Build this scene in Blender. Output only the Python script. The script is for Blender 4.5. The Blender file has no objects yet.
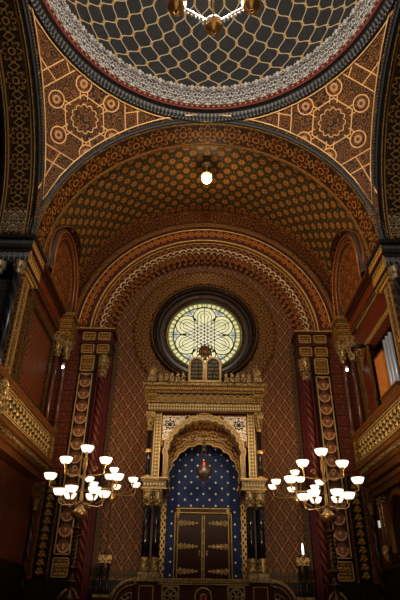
import bpy, bmesh, math, random
from mathutils import Matrix, Vector
PI = math.pi
sin, cos, sqrt = math.sin, math.cos, math.sqrt
R_ = math.radians
random.seed(4)
COL = bpy.context.scene.collection

# ------------------------------------------------------------------ shader expression helper
class X:
    nt = None
    def __init__(s, v): s.v = v
    @staticmethod
    def m(op, *a, clamp=False):
        n = X.nt.nodes.new('ShaderNodeMath'); n.operation = op; n.use_clamp = clamp
        for i, k in enumerate(a):
            k = k.v if isinstance(k, X) else k
            if isinstance(k, (int, float)): n.inputs[i].default_value = float(k)
            else: X.nt.links.new(k, n.inputs[i])
        return X(n.outputs[0])
    def __add__(a, b): return X.m('ADD', a, b)
    __radd__ = __add__
    def __sub__(a, b): return X.m('SUBTRACT', a, b)
    def __rsub__(a, b): return X.m('SUBTRACT', b, a)
    def __mul__(a, b): return X.m('MULTIPLY', a, b)
    __rmul__ = __mul__
    def __truediv__(a, b): return X.m('DIVIDE', a, b)
    def __rtruediv__(a, b): return X.m('DIVIDE', b, a)
    def __neg__(a): return X.m('MULTIPLY', a, -1.0)
def ab(a): return X.m('ABSOLUTE', a)
def sn(a): return X.m('SINE', a)
def cs(a): return X.m('COSINE', a)
def fr(a): return X.m('FRACT', a)
def fl(a): return X.m('FLOOR', a)
def mn(a, b): return X.m('MINIMUM', a, b)
def mx(a, b): return X.m('MAXIMUM', a, b)
def at2(a, b): return X.m('ARCTAN2', a, b)
def sq(a): return X.m('SQRT', a)
def hyp(a, b): return sq(a*a + b*b)
def gt(a, b): return X.m('GREATER_THAN', a, b)
def lt(a, b): return X.m('LESS_THAN', a, b)
def di(a): return ab(fr(a + 0.5) - 0.5)                 # distance to the nearest integer
def cell(u, w): return (fr(u/w + 0.5) - 0.5)*w          # centred coordinate in cells of width w
def soft(d, w, s=None):                                 # 1 inside |d|<w, soft edge
    s = s or w*0.5
    return X.m('MULTIPLY', (w + s - d), 1.0/s, clamp=True)
def clamp(a): return X.m('ADD', a, 0.0, clamp=True)
def vec(x, y, z):
    n = X.nt.nodes.new('ShaderNodeCombineXYZ')
    for i, k in enumerate((x, y, z)):
        k = k.v if isinstance(k, X) else k
        if isinstance(k, (int, float)): n.inputs[i].default_value = float(k)
        else: X.nt.links.new(k, n.inputs[i])
    return n.outputs[0]
def noise(v, scale, detail=2, rough=.5):
    n = X.nt.nodes.new('ShaderNodeTexNoise'); n.inputs['Scale'].default_value = scale
    n.inputs['Detail'].default_value = detail; n.inputs['Roughness'].default_value = rough
    X.nt.links.new(v, n.inputs['Vector']); return X(n.outputs['Fac'])
def voro(v, scale, feat='F1'):
    n = X.nt.nodes.new('ShaderNodeTexVoronoi'); n.feature = feat; n.inputs['Scale'].default_value = scale
    X.nt.links.new(v, n.inputs['Vector']); return X(n.outputs['Distance'])
def C(h):
    h = h.lstrip('#'); r = [int(h[i:i+2], 16)/255 for i in (0, 2, 4)]
    return tuple((c/12.92 if c <= .04045 else ((c+.055)/1.055)**2.4) for c in r) + (1,)
def mix(f, a, b):
    n = X.nt.nodes.new('ShaderNodeMix'); n.data_type = 'RGBA'
    f = f.v if isinstance(f, X) else f
    if isinstance(f, (int, float)): n.inputs[0].default_value = f
    else: X.nt.links.new(f, n.inputs[0])
    for i, k in ((6, a), (7, b)):
        if isinstance(k, str): k = C(k)
        if isinstance(k, tuple): n.inputs[i].default_value = k
        else: X.nt.links.new(k, n.inputs[i])
    return n.outputs[2]
MATS = {}
def mat(name, fn=None, col='#808080', metal=0., rough=.5, emit=0., ecol=None, bump=0., off=None):
    """fn(x,y,z) -> color socket or (color, height X, metal X or None)"""
    if name in MATS: return MATS[name]
    m = bpy.data.materials.new(name); m.use_nodes = True
    nt = m.node_tree; X.nt = nt
    b = nt.nodes['Principled BSDF']
    b.inputs['Specular IOR Level'].default_value = .25 if rough > .3 else .5
    b.inputs['Roughness'].default_value = rough; b.inputs['Metallic'].default_value = metal
    c = C(col) if isinstance(col, str) else col
    b.inputs['Base Color'].default_value = c
    if fn:
        tc = nt.nodes.new('ShaderNodeTexCoord'); sp = nt.nodes.new('ShaderNodeSeparateXYZ')
        nt.links.new(tc.outputs['Object'], sp.inputs[0])
        pc = [X(sp.outputs[i]) for i in range(3)]
        if off: pc = [p + k if k else p for p, k in zip(pc, off)]
        r = fn(*pc)
        if not isinstance(r, tuple): r = (r, None, None)
        nt.links.new(r[0], b.inputs['Base Color'])
        if len(r) > 2 and r[2] is not None: nt.links.new(r[2].v, b.inputs['Metallic'])
        if len(r) > 1 and r[1] is not None and bump:
            bn = nt.nodes.new('ShaderNodeBump'); bn.inputs['Strength'].default_value = .8
            bn.inputs['Distance'].default_value = bump
            nt.links.new(r[1].v, bn.inputs['Height']); nt.links.new(bn.outputs[0], b.inputs['Normal'])
        if emit: nt.links.new(r[0], b.inputs['Emission Color'])
    elif emit:
        b.inputs['Emission Color'].default_value = C(ecol) if ecol else c
    if emit: b.inputs['Emission Strength'].default_value = emit
    MATS[name] = m
    return m

ARK = (0, 17, 1.2)
# ------------------------------------------------------------------ pattern functions
def scrolls(u, v, w, h, sc, seed=0., th=.035):
    """mirrored arabesque scroll lines, 0..1"""
    a = ab(cell(u, w)); b = cell(v, h)
    n = noise(vec(a, b, seed), sc, 1)
    k = fr(n*5.0) - .5
    return soft(ab(k), .12, .1)
def lattice(u, v, w, h, wob=.0):
    p = u/w; q = v/h
    if wob: p = p + sn(q*4*PI)*wob
    return mn(di(p + q), di(p - q))
def rosette_d(u, v, R, n):
    a = at2(v, u); r = hyp(u, v)
    edge = ab(cs(a*(n/2.0)))*(R*.42) + R*.58
    return ab(r - edge), r
def band_rosettes(u, v, pitch, hw, fg='#a9803c', bg='#1d0f0b', n=8, bg2='#3a130d'):
    """flowers in a chain along u joined by diamonds; v is across, half width hw"""
    cu = cell(u, pitch)
    d, r = rosette_d(cu, v, hw*.80, n)
    g = soft(d, .016, .014)
    g = mx(g, soft(ab(r - hw*.24), .014, .014))
    cu2 = cell(u + pitch/2, pitch)
    dm = ab(ab(cu2) + ab(v)*.8 - pitch*.16)
    g = mx(g, soft(dm, .014, .014))
    edge = soft(ab(ab(v) - hw*.95), .022, .012)
    g = mx(g, edge)
    small = scrolls(u, v, pitch/2, hw, 9., 3.)
    base = mix(small*.22, mix(lt(r, hw*.5), bg, bg2), fg)
    return mix(g, base, fg), g, None
def damask(u, v, w, h, sc, fg, bg, seed=0., k=.8):
    s = scrolls(u, v, w, h, sc, seed)
    return mix(s*k, bg, fg), s, None

def hyp_(a, b): return sqrt(a*a+b*b)
# ------------------------------------------------------------------ mesh builder
ROOT = {}
FINE = {'gilt_line', 'gilt_frame', 'hinge_strap', 'gilt_edge', 'gilt_trim', 'gilt_rail', 'dentils', 'arcade_relief', 'gilt_ring', 'gilt_arch', 'crest_scroll', 'gilt_drops', 'tablet_frame'}
class MB:
    def __init__(s): s.v = []; s.f = []; s.s = []
    def add(s, v, f, sm=False):
        o = len(s.v); s.v += v; s.f += [tuple(i+o for i in q) for q in f]; s.s += [sm]*len(f); return s
    def box(s, x0, x1, y0, y1, z0, z1, bev=0):
        if x0 > x1: x0, x1 = x1, x0
        if y0 > y1: y0, y1 = y1, y0
        v = [(x, y, z) for z in (z0, z1) for y in (y0, y1) for x in (x0, x1)]
        return s.add(v, [(0,2,3,1),(4,5,7,6),(0,1,5,4),(2,6,7,3),(0,4,6,2),(1,3,7,5)])
    def grid(s, rows, closed_u=False, closed_v=False, sm=True):
        n = len(rows); m = len(rows[0]); v = [p for r in rows for p in r]; f = []
        for i in range(n if closed_u else n-1):
            for j in range(m if closed_v else m-1):
                a = i*m+j; b = i*m+(j+1) % m; c = ((i+1) % n)*m+(j+1) % m; d = ((i+1) % n)*m+j
                f.append((a, b, c, d))
        return s.add(v, f, sm)
    def lathe(s, cx, cy, prof, n=14, sm=True, lobes=0, la=0.):
        rows = []
        for r, z in prof:
            rows.append([(cx+r*(1+la*cos(lobes*2*PI*k/n))*cos(2*PI*k/n), cy+r*(1+la*cos(lobes*2*PI*k/n))*sin(2*PI*k/n), z) for k in range(n)])
        s.grid(rows, closed_v=True, sm=sm)
        o = len(s.v)
        for row, zz in ((rows[0], prof[0]), (rows[-1], prof[-1])):
            if zz[0] > 1e-3: s.add(list(row), [tuple(range(n))])
        return s
    def tube(s, pts, r, n=6, closed=False, caps=True):
        P = [Vector(p) for p in pts]; m = len(P)
        rr = r if isinstance(r, (list, tuple)) else [r]*m
        rows = []; up = None
        for i in range(m):
            if closed: t = P[(i+1) % m]-P[i-1]
            else: t = P[min(i+1, m-1)]-P[max(i-1, 0)]
            if t.length < 1e-9: t = Vector((0, 0, 1))
            t.normalize()
            if up is None:
                up = Vector((0, 0, 1)) if abs(t.z) < .9 else Vector((1, 0, 0))
            up = up - t*up.dot(t)
            if up.length < 1e-4: up = t.orthogonal()
            up.normalize(); sd = t.cross(up)
            rows.append([tuple(P[i] + (up*cos(2*PI*k/n)+sd*sin(2*PI*k/n))*rr[i]) for k in range(n)])
        s.grid(rows, closed_u=closed, closed_v=True)
        if caps and not closed:
            s.add(list(rows[0]), [tuple(range(n))]); s.add(list(rows[-1]), [tuple(range(n))])
        return s
    def ball(s, c, r, n=8, m=6):
        r = r if isinstance(r, tuple) else (r, r, r)
        rows = [[(c[0]+r[0]*sin(PI*i/m)*cos(2*PI*k/n), c[1]+r[1]*sin(PI*i/m)*sin(2*PI*k/n), c[2]+r[2]*cos(PI*i/m)) for k in range(n)] for i in range(m+1)]
        return s.grid(rows, closed_v=True)
    def arch(s, plane, c, prof, a0=0., a1=PI, n=64, closed=True, rf=None, legs=None, sm=False):
        """sweep profile [(radius, depth)] round centre c=(h,z). plane 'xz': depth is y, h is x; plane 'yz': depth is x, h is y"""
        rows = []
        angs = [a0+(a1-a0)*i/n for i in range(n+1)]
        def P(h, d, z): return (h, d, z) if plane == 'xz' else (d, h, z)
        if legs is not None: rows.append([P(c[0]+r*cos(a0), d, legs) for r, d in prof])
        for a in angs:
            k = rf(a) if rf else 0.
            rows.append([P(c[0]+(r+k*w)*cos(a), d, c[1]+(r+k*w)*sin(a)) for (r, d), w in zip(prof, s.w or [1]*len(prof))])
        if legs is not None: rows.append([P(c[0]+r*cos(a1), d, legs) for r, d in prof])
        return s.grid(rows, closed_v=closed, sm=sm)
    w = None
    def plate(s, poly, plane, d0, d1):
        def P(h, d, z): return (h, d, z) if plane == 'xz' else (d, h, z)
        n = len(poly)
        v = [P(h, d0, z) for h, z in poly] + [P(h, d1, z) for h, z in poly]
        f = [tuple(range(n)), tuple(range(2*n-1, n-1, -1))] + [(i, (i+1) % n, (i+1) % n+n, i+n) for i in range(n)]
        return s.add(v, f)
    def build(s, name, m, parent=None, mirror=1, structure=False, kids=True):
        if name in FINE and m.name == 'gold_leaf': m = MATS['smooth_gold']
        off = ROOT.get(parent.name, (0, 0, 0)) if parent else (0, 0, 0)
        v = [((x*mirror)-off[0], y-off[1], z-off[2]) for x, y, z in s.v]
        me = bpy.data.meshes.new(name); me.from_pydata(v, [], s.f)
        me.polygons.foreach_set('use_smooth', s.s)
        me.materials.append(m)
        bm = bmesh.new(); bm.from_mesh(me); bmesh.ops.remove_doubles(bm, verts=bm.verts, dist=1e-5); bmesh.ops.recalc_face_normals(bm, faces=bm.faces); bm.to_mesh(me); bm.free()
        o = bpy.data.objects.new(name, me); COL.objects.link(o)
        ROOT[o.name] = off
        if parent: o.parent = parent
        if structure: o['kind'] = 'structure'
        return o
def thing(name, label, cat, loc, group=None):
    o = bpy.data.objects.new(name, None); COL.objects.link(o); o.location = loc
    o.empty_display_size = .2
    o['label'] = label; o['category'] = cat
    if group: o['group'] = group
    ROOT[o.name] = loc; return o
def tag(o, label, cat, group=None):
    o['label'] = label; o['category'] = cat
    if group: o['group'] = group
    return o
def struct(name, mb, m, mirror=1, parent=None):
    o = mb.build(name, m, parent, mirror)
    if not parent: o['kind'] = 'structure'
    return o
def circ(cx, cz, r, n, a0=0, a1=2*PI): return [(cx+r*cos(a0+(a1-a0)*i/n), cz+r*sin(a0+(a1-a0)*i/n)) for i in range(n)]

# ------------------------------------------------------------------ key dimensions
HW = 5.6        # half width of the bay
YF, YS, YB, YI = 12.9, 14.1, 18.0, 18.8     # front arch face, back of its soffit, arch wall, inner wall
ZA, RA = 11.4, 5.45                          # front arch centre height and radius
ZB = 10.85                                   # back arch centre height
ZR = 11.2                                    # rose window centre

# ------------------------------------------------------------------ materials
gold = mat('gold_leaf', lambda x, y, z: mix(clamp((noise(vec(x, y, z), 18, 3, .6) - .38)*4.0), '#38270f', '#c8ac74'), metal=.35, rough=.36)
mat('smooth_gold', lambda x, y, z: mix(noise(vec(x, y, z), 10, 1), '#9a7838', '#dcbb7c'), metal=.35, rough=.35)
gold_dull = mat('dull_gold', lambda x, y, z: mix(clamp((noise(vec(x, y, z), 22, 3, .6) - .38)*4.0), '#24180a', '#8c6a38'), metal=.3, rough=.45)
brass = mat('polished_brass', col='#c9a468', metal=.8, rough=.28)
bronze = mat('dark_bronze', lambda x, y, z: mix(noise(vec(x, y, z), 9, 2), '#1c120a', '#5a4220'), metal=.6, rough=.35)
blackm = mat('black_marble', lambda x, y, z: mix(noise(vec(x, y, z), 8, 3), '#050507', '#1a1a20'), rough=.15)
redm = mat('dark_red_paint', col='#451018', rough=.4)
wood_d = mat('dark_wood', lambda x, y, z: mix(noise(vec(x*3, y*3, z*.6), 6, 3), '#2a1009', '#4a2010'), rough=.4)
wood_m = mat('warm_wood', lambda x, y, z: mix(noise(vec(x*4, y*1, z*4), 5, 3), '#44220d', '#774a20'), rough=.4)
wood_o = mat('orange_wood', lambda x, y, z: mix(noise(vec(x*4, y*4, z*.7), 4, 3), '#b0662a', '#d98c42'), rough=.4)
bluegrey = mat('blue_grey_moulding', lambda x, y, z: mix(noise(vec(x, y, z), 25, 1), '#0c0d11', '#2c2d33'), rough=.45, metal=.1)
black = mat('near_black', col='#0b0a0c', rough=.4)
blackd = mat('dark_dado', col='#15110f', rough=.4)
stone = mat('pale_carved_stone', lambda x, y, z: mix(clamp((noise(vec(x, y, z), 22, 3, .6) - .34)*2.6), '#5a4630', '#c4ac80'), rough=.5, metal=.1)

def f_wall(x, y, z):            # gold diamond lattice on dark red-brown with small motifs
    w, h = .44, .64
    p = x/w; q = z/h
    p = p + sn(q*4*PI)*.018
    d = mn(di(p + q), di(p - q))
    g = soft(d, .010, .022)*(noise(vec(x, y, z), 4, 2)*.5 + .55)
    g2 = soft(ab(d - .085), .006, .012)*.15
    u1 = fr(p + q + .5) - .5; v1 = fr(p - q + .5) - .5
    u1 = fr(p + q) - .5; v1 = fr(p - q) - .5
    fx = (u1 + v1)*.5*w; fz = (u1 - v1)*.5*h
    dd, r = rosette_d(fx, fz*.62, .085, 4)
    mot = mx(soft(dd, .006, .010), soft(r, .02, .012))*.30
    s2 = scrolls(fx, fz, .26, .42, 13., 2.)*.16
    bgc = mix(noise(vec(x, y, z), 3, 2), '#260903', '#401307')
    gg = mx(mx(g, g2), mx(mot, s2))
    return mix(gg, bgc, '#e0a265'), gg, None
m_wall = mat('gilded_lattice_wall', f_wall, rough=.5, bump=.01)
def f_swall(x, y, z):
    d = lattice(y, z, .26, .30)
    g = soft(d, .05, .05)
    return mix(g*.55, mix(noise(vec(x, y, z), 3, 2), '#46190d', '#642a16'), '#96603a'), g, None
m_swall = mat('small_diamond_wall', f_swall, rough=.5, bump=.008)
def f_vault(x, y, z):
    t = at2(x, z - ZA)*5.6
    a, b = .56, .62                       # diamond cell along the arc / along the vault
    p = t/a; q = y/b
    d = mn(di(p + q), di(p - q))
    u1 = fr(p + q) - .5; v1 = fr(p - q) - .5
    fx = (u1 + v1)*.5*a; fz = (u1 - v1)*.5*b
    an = at2(fz, fx); rr = hyp(fx, fz)
    star = soft(rr - (ab(cs(an*3))*.075 + .06), .0, .02)       # six-pointed star in each diamond
    ring = soft(rr, .032, .012)
    k1 = fr(p + q + .5) - .5; k2 = fr(p - q + .5) - .5          # dark flower on each crossing
    gx = (k1 + k2)*.5*a; gz = (k1 - k2)*.5*b
    ga = at2(gz, gx); gr = hyp(gx, gz)
    flo = soft(gr - (ab(cs(ga*3))*.06 + .035), .0, .02)
    cen = soft(gr, .022, .01)
    bgc = mix(noise(vec(t, y, 0), 3, 2), '#452a0e', '#684216')
    lat = soft(d, .055, .05)
    c0 = mix(lat*.85, bgc, '#17362c')
    c0 = mix(star*.9, c0, '#a97838')
    c0 = mix(ring, c0, '#6a3010')
    c0 = mix(flo*.9, c0, '#0f201a')
    c0 = mix(cen, c0, '#a8863e')
    edge = mx(soft(ab(y - 17.84), .14, .02), soft(ab(y - 14.15), .10, .02))
    cu = cell(t, .3); ed = soft(ab(hyp(cu, y - 17.84) - .08), .02, .02)
    c0 = mix(edge, c0, '#4a230f')
    return mix(edge*ed, c0, '#9a6a34'), star, None
m_vault = mat('green_gold_star_vault', f_vault, rough=.5, bump=.008)
def f_dome(x, y, z):
    yy = y - 7.4
    az = at2(x, yy)*(40/(2*PI)); r = hyp(x, yy)
    el = at2(z - 17.2, r)*(180/PI)                 # degrees above springing
    b = X.m('POWER', mx((el - 6)/84, .0001), .8)*8.0
    wv = cs(b*2*PI)*.262 + .25 - cs(b*6*PI)*.012
    d1 = di(az - wv); d2 = di(az + wv)
    sc_ = r/5.3
    d = mn(d1, d2)
    ln = soft(ab(d - .0), .028, .022)
    # node bosses
    ca = fr(az + .5) - .5; cb = fr(b) - .5
    n1 = hyp(ca, (fr(b + .0) - .5)*1.2)
    ca2 = fr(az) - .5; n2 = hyp(ca2, (fr(b + .5) - .5)*1.2)
    nd = soft(mn(n1, n2), .07, .02)
    bgc = mix(noise(vec(x, y, z), 9, 2), '#1f2126', '#3c3e42')
    c0 = mix(ln, bgc, '#c4b796')
    c0 = mix(nd, c0, '#b98d42')
    # lace band with scalloped edge
    lim = ab(sn(az*PI*2))*1.2 + ab(sn(az*PI*6))*.8 + 10.2
    lace = lt(el, lim)
    a = ab(cell(az, .5))
    nn = noise(vec(a*2.2, el*.16, 1.), 3.2, 2)
    sp = soft(ab(fr(nn*5) - .5), .13, .10)
    vv = voro(vec(az*3, el*.45, 0), 1.6)
    lc = mix(sp, mix(gt(vv, .42), '#20262e', '#5a6066'), '#e2e4e2')
    lc = mix(gt(noise(vec(az*2, el*.5, 4), 3.2, 1), .63)*.8, lc, '#6b2a20')
    lc = mix(soft(ab(lim - el), .25, .15), lc, '#cfcfc8')
    c1 = mix(lace, c0, lc)
    return c1, ln, None
m_dome = mat('netted_dome', f_dome, rough=.5)
def f_pend(x, y, z):
    xx = ab(x)
    # centre of the panel on the pendentive, tangent plane axes
    cx, cy, cz = 4.50, 4.50, 15.85
    yy = y - 7.4
    u = (xx - yy)*.7071 + .30
    # outward diagonal distance and height -> slope coordinate
    dr = (xx + yy)*.7071 - 6.364
    v = (z - 15.95)*.78 - dr*.62
    a = at2(v, u); r = hyp(u, v)
    k = fr(a/(PI/3) + .5) - .5; af = k*(PI/3)         # six-fold: petals at 0,60..
    fx = r*cs(af); fy = ab(r*sn(af))
    circ1 = hyp(fx - 1.12, fy)
    g = soft(ab(circ1 - .27), .014, .012)*gt(circ1, .0)
    # star body: lines of hexagram
    k2 = fr(a/(PI/3)) - .5; a2 = k2*(PI/3)
    hx = r*cs(a2); hy = ab(r*sn(a2))
    g = mx(g, soft(ab(hx - .68), .013, .012)*lt(hy, .42)*gt(circ1, .24))
    neck = soft(ab(fy - .13), .012, .012)*gt(fx, .62)*lt(fx, .9)
    g = mx(g, neck)
    far = gt(r, 1.55)
    t1 = mx(soft(ab(hx - 1.46), .012, .012), soft(ab(ab(fy - fx*.35) - .0), .012, .012)*gt(hx, 1.46))
    t1 = mx(t1, soft(ab(hx - 1.9), .014, .012))
    g = mx(g, t1)
    rr = soft(ab(r - .40 - ab(cs(a*6))*.08), .012, .012)
    g = mx(g, rr)
    ru = soft(ab(circ1 - .10), .03, .02)
    g = mx(g, ru*.5)
    vv = voro(vec(u, v, 0), 5.0)
    sp = soft(ab(fr(vv*3.2) - .5), .15, .12)
    n2 = noise(vec(ab(u), v, 0), 1.1, 2)
    bgc = mix(gt(n2, .5), '#341703', '#170a04')
    bgc = mix(gt(mn(1.0 - 0*r, 1.0), 0)*lt(circ1, .26), bgc, '#3a0f0a')
    bgc = mix(sp*.5, bgc, '#a8681c')
    return mix(g, bgc, '#efbe80'), mx(g, sp*.5), None
m_pend = mat('gilded_pendentive', f_pend, rough=.42, metal=.15, bump=.01)
def f_soffit_front(x, y, z):
    t = at2(x, z - ZA)*RA
    return band_rosettes(t, y - (YF+YS)/2, .92, .50, fg='#b57a34', bg='#1c0805', bg2='#3a1007')
m_sofF = mat('flower_chain_front', f_soffit_front, rough=.45, bump=.006)
def f_soffit_side(x, y, z):
    t = at2(y - 7.4, z - ZA)*RA
    return band_rosettes(t, ab(x) - 6.15, .84, .40, fg='#86693a', bg='#120b0a', bg2='#1d0d0c')
m_sofS = mat('flower_chain_side', f_soffit_side, rough=.45, bump=.006)
def polar(x, z, zc): return at2(x, z - zc), hyp(x, z - zc)
def f_arch(kind):
    def f(x, y, z):
        a, r = polar(x, z, ZB)
        t = a*4.6
        if kind == 'disc':       # bands of small discs between gold lines
            cu = cell(t, .30); rr = hyp(cu, r - 4.82)
            g = mx(soft(ab(rr - .11), .014, .012), soft(rr, .04, .02))
            g = mx(g, soft(di((r - 4.5)/.32), .06, .05)*.8)
            return mix(g, mix(noise(vec(t, r, 0), 6, 2), '#341004', '#521e08'), '#a8641f'), g, None
        if kind == 'spandrel':
            s = scrolls(t, r, .7, .7, 4.5, 2.)
            return mix(s*.6, '#3a1806', '#8a551a'), s, None
        if kind == 'scale':
            cu = cell(t, .34); d = hyp(cu, (r - 4.02))
            g = soft(ab(fr(d*7.) - .5), .12, .1)
            g2 = lattice(t, r, .34, .34)
            return mix(mx(g*.5, soft(g2, .05, .04)), '#2c0f05', '#9a5f26'), g, None
    return f
m_aDisc = mat('arch_disc_band', f_arch('disc'), rough=.7, bump=.01)
m_aSpan = mat('arch_spandrel', f_arch('spandrel'), rough=.45, bump=.008)
m_aScale = mat('arch_scale_band', f_arch('scale'), rough=.7, bump=.01)
def f_rope(x, y, z):
    return mix(noise(vec(x, y, z), 22, 1), '#1c1d22', '#6a6864'), None, None
m_rope = mat('grey_beads', f_rope, rough=.4, metal=.3)
def f_halo(x, y, z):
    a, r = polar(x, z, ZR)
    t = a*2.6; cu = cell(t, .34)
    d = hyp(cu, cell(r - 2.45, .34)*1.)
    g = soft(ab(fr(d*9.) - .5), .16, .12)
    n = scrolls(a*2.4, r, .34, .6, 8., 5.)
    return mix(mx(g*.8, n*.6), '#2a1105', '#8c6026'), g, None
m_halo = mat('rose_halo_relief', f_halo, rough=.4, bump=.015, metal=.15)
def f_pil(x, y, z):               # stacked scales between gold borders, x across about +-4.42
    u = x
    cz_ = cell(z, .46)
    d = hyp(u*1.05, cz_ - .03)
    g = mx(soft(ab(d - .20), .016, .02)*lt(cz_, .06), soft(d, .04, .02)*.9)
    leaf = soft(ab(fr(at2(cz_ + .05, u)*2.6) - .5), .25, .2)*.22*lt(d, .19)
    base = mix(lt(d, .19)*lt(cz_, .1), '#2e120a', '#6a3a28')
    return mix(mx(g, leaf), base, '#b08862'), g, None
m_pil = mat('scale_pilaster', f_pil, rough=.42, bump=.01)
def f_red_strip(x, y, z):
    s = scrolls(ab(x) - 5.05, z, .3, .4, 9., 1.)
    return mix(s*.7, '#3a120a', '#8a4a2a'), s, None
m_strip = mat('red_scroll_strip', f_red_strip, rough=.45, bump=.008)
def f_tymp(x, y, z):
    u = y - 16.05; v = z - 11.95
    a = at2(u, v); r = hyp(u, v)
    s = scrolls(u, v, .62, .62, 5., 7.)
    ringd = soft(ab(r - 1.34), .08, .02)
    cu = cell(a*1.34, .2); dots = soft(hyp(cu, r - 1.34), .045, .02)
    c0 = mix(s*.75, '#5c2a10', '#c07c3c')
    c0 = mix(ringd*.6, c0, '#3a170b')
    return mix(dots, c0, '#b98a50'), s, None
m_tymp = mat('tympanum_scrollwork', f_tymp, rough=.45, bump=.012)
def f_lun(x, y, z):
    u = y - 16.05; v = z - 11.95
    a = at2(u, v); r = hyp(u, v)
    cu = cell(a*1.6, .16)
    g = soft(hyp(cu, r - 1.62), .035, .03)
    g = mx(g, soft(di(r/.16), .08, .08)*.6)
    return mix(g, '#3c1a0d', '#8f5e30'), g, None
m_lun = mat('lunette_moulding', f_lun, rough=.45, bump=.01)
def f_cove(x, y, z):
    s = scrolls(y, z, .5, .5, 6., 4.)
    return mix(s*.6, '#3b1a0c', '#8c5c28'), s, None
m_cove = mat('brown_scroll', f_cove, rough=.45, bump=.008)
def f_lace2(x, y, z):
    s = scrolls(x + y*.6, z, .22, .26, 14., 2.)
    return mix(s*.9, '#241509', '#c99a48'), s, None
m_orn = mat('fine_gold_ornament', f_lace2, rough=.4, metal=.2, bump=.01)
def f_blueent(x, y, z):
    t = x + y
    cu = cell(t, .17); arc = ab(hyp(cu, (z - 10.72)) - .055)
    g = soft(arc, .016, .01)*gt(z, 10.66)*lt(z, 10.9)*1.6
    g = mx(g, soft(ab(cu) - .0, .01, .008)*lt(ab(z - 10.62), .1))
    l = soft(di((z - 10.4)/.25), .04, .03)*.6
    s = scrolls(t, z, .2, .2, 14., 2.)*.3
    return mix(mx(mx(g, l), s), '#101119', '#7c7f88'), g, None
m_blueent = mat('blue_black_entablature', f_blueent, rough=.4, bump=.01)
def f_arcade(x, y, z):
    cu = cell(y, .16); d = hyp(cu, cell(z - .1, .42)*.8)
    g = soft(ab(d - .06), .014, .012)
    g = mx(g, soft(ab(cell(y + .08, .16)), .012, .01))
    g = mx(g, scrolls(y, z, .16, .2, 16., 3.)*.6)
    return mix(g, '#38210c', '#e0ac50'), g, None
m_arc = mat('gilt_arcade', f_arcade, rough=.4, metal=.15, bump=.01)
def f_goldpier(x, y, z):
    s = scrolls(x + y, z, .28, .3, 9., 6.)
    d = lattice(x + y, z, .3, .3)
    g = mx(s*.7, soft(d, .05, .04))
    return mix(g, '#24120a', '#8a6030'), g, None
m_goldpier = mat('gilded_pier_face', f_goldpier, rough=.42, bump=.01)
def f_parapet(x, y, z):
    z = z - .9
    d = mn(lattice(y, z, .30, .34), lattice(y + .15, z, .30, .68))
    g = soft(d, .05, .04)
    return mix(g, '#1a0c06', '#5a5434'), g, None
m_par = mat('interlace_parapet', f_parapet, rough=.42, bump=.02, metal=.2)
def f_dot(x, y, z):
    cu = cell(x + y, .09); cv = cell(z, .11)
    g = soft(hyp(cu, cv), .018, .014)
    return mix(g, '#7d6a40', '#e3d19c'), g, None
m_dotb = mat('cream_dotted_band', f_dot, rough=.45, bump=.006)
def f_frieze(x, y, z):
    cu = cell(x, .24); d = hyp(cu, z - 7.46)
    g = soft(ab(d - .105), .018, .014)
    g = mx(g, soft(ab(d - .05), .014, .012))
    g = mx(g, soft(ab(cu), .012, .01)*lt(z, 7.46))
    g = mx(g, soft(di((z - 7.36)/.33), .06, .04))
    return mix(g, '#1e130c', '#9a7844'), g, None
m_frieze = mat('interlaced_arcade_frieze', f_frieze, off=ARK, rough=.42, bump=.008)
def f_white_spand(x, y, z):
    u = ab(x) - 1.12; v = z - 6.62
    d, r = rosette_d(u, v, .15, 8)
    s = scrolls(u, v, .5, .5, 8., 2.)
    k = mx(soft(d, .02, .012), soft(r, .06, .02))
    c0 = mix(s, '#e6dccb', '#4a3528')
    return mix(k, c0, '#201510'), s, None
m_wspand = mat('white_and_black_spandrel', f_white_spand, off=ARK, rough=.5)
def f_starblue(x, y, z):
    w, h = .40, .36
    def star(u, v):
        cu = ab(cell(u, w)); cv = ab(cell(v, h))
        return lt(cu + cv, .038)
    s = mx(star(x, z), star(x + w/2, z + h/2))
    return mix(s, mix(noise(vec(x, y, z), 2, 2), '#0e1f48', '#16305e'), '#f6eecb'), s, None
m_blue = mat('blue_starred_niche', f_starblue, off=ARK, rough=.6)
def f_goldstrip(x, y, z):
    u = x + y; d = lattice(u, z, .12, .2)
    return mix(soft(d, .1, .08), '#46300f', '#dcb569'), d, None
m_gstrip = mat('gilt_lattice_strip', f_goldstrip, rough=.4, metal=.2, bump=.006)
def f_carved(x, y, z):
    a = at2(x, z - 5.0); r = hyp(x, z - 5.0)
    s = scrolls(a*1.3, r, .22, .26, 11., 3.)
    return mix(s*.85, '#4a2410', '#c08a44'), s, None
m_carved = mat('carved_gilt_wood', f_carved, off=ARK, rough=.4, metal=.15, bump=.015)
def f_ringred(x, y, z):
    a = at2(x, y - 7.4)*5.3
    cu = cell(a, .2)
    g = soft(hyp(cu, z - 17.30), .03, .02)
    return mix(g, '#5c1712', '#c9a27a'), g, None
m_ringred = mat('red_dotted_ring', f_ringred, rough=.45)
def f_ringgrey(x, y, z):
    a = at2(x, y - 7.4)*5.4
    cu = cell(a, .14)
    g = soft(ab(cu), .02, .02)*.8
    return mix(g*.8, '#0f1014', '#6d7076'), g, None
m_ringgrey = mat('grey_leaf_ring', f_ringgrey, rough=.4)
def f_dadoorn(x, y, z):
    s = scrolls(x, z, .3, .3, 8., 1.)
    return mix(s*.4, '#16100c', '#5a4020'), s, None
m_border = mat('key_border', lambda x, y, z: mix(scrolls(x, z, .14, .14, 18., 1.)*.8, '#1c0f09', '#86683a'), rough=.45)
def f_spiral(x, y, z):
    a = at2(y, x)
    g = soft(ab(fr(a/(2*PI)*2 + z*1.6) - .5), .12, .08)
    return mix(g, '#3a1a0e', '#a0744a'), g, None
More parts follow.
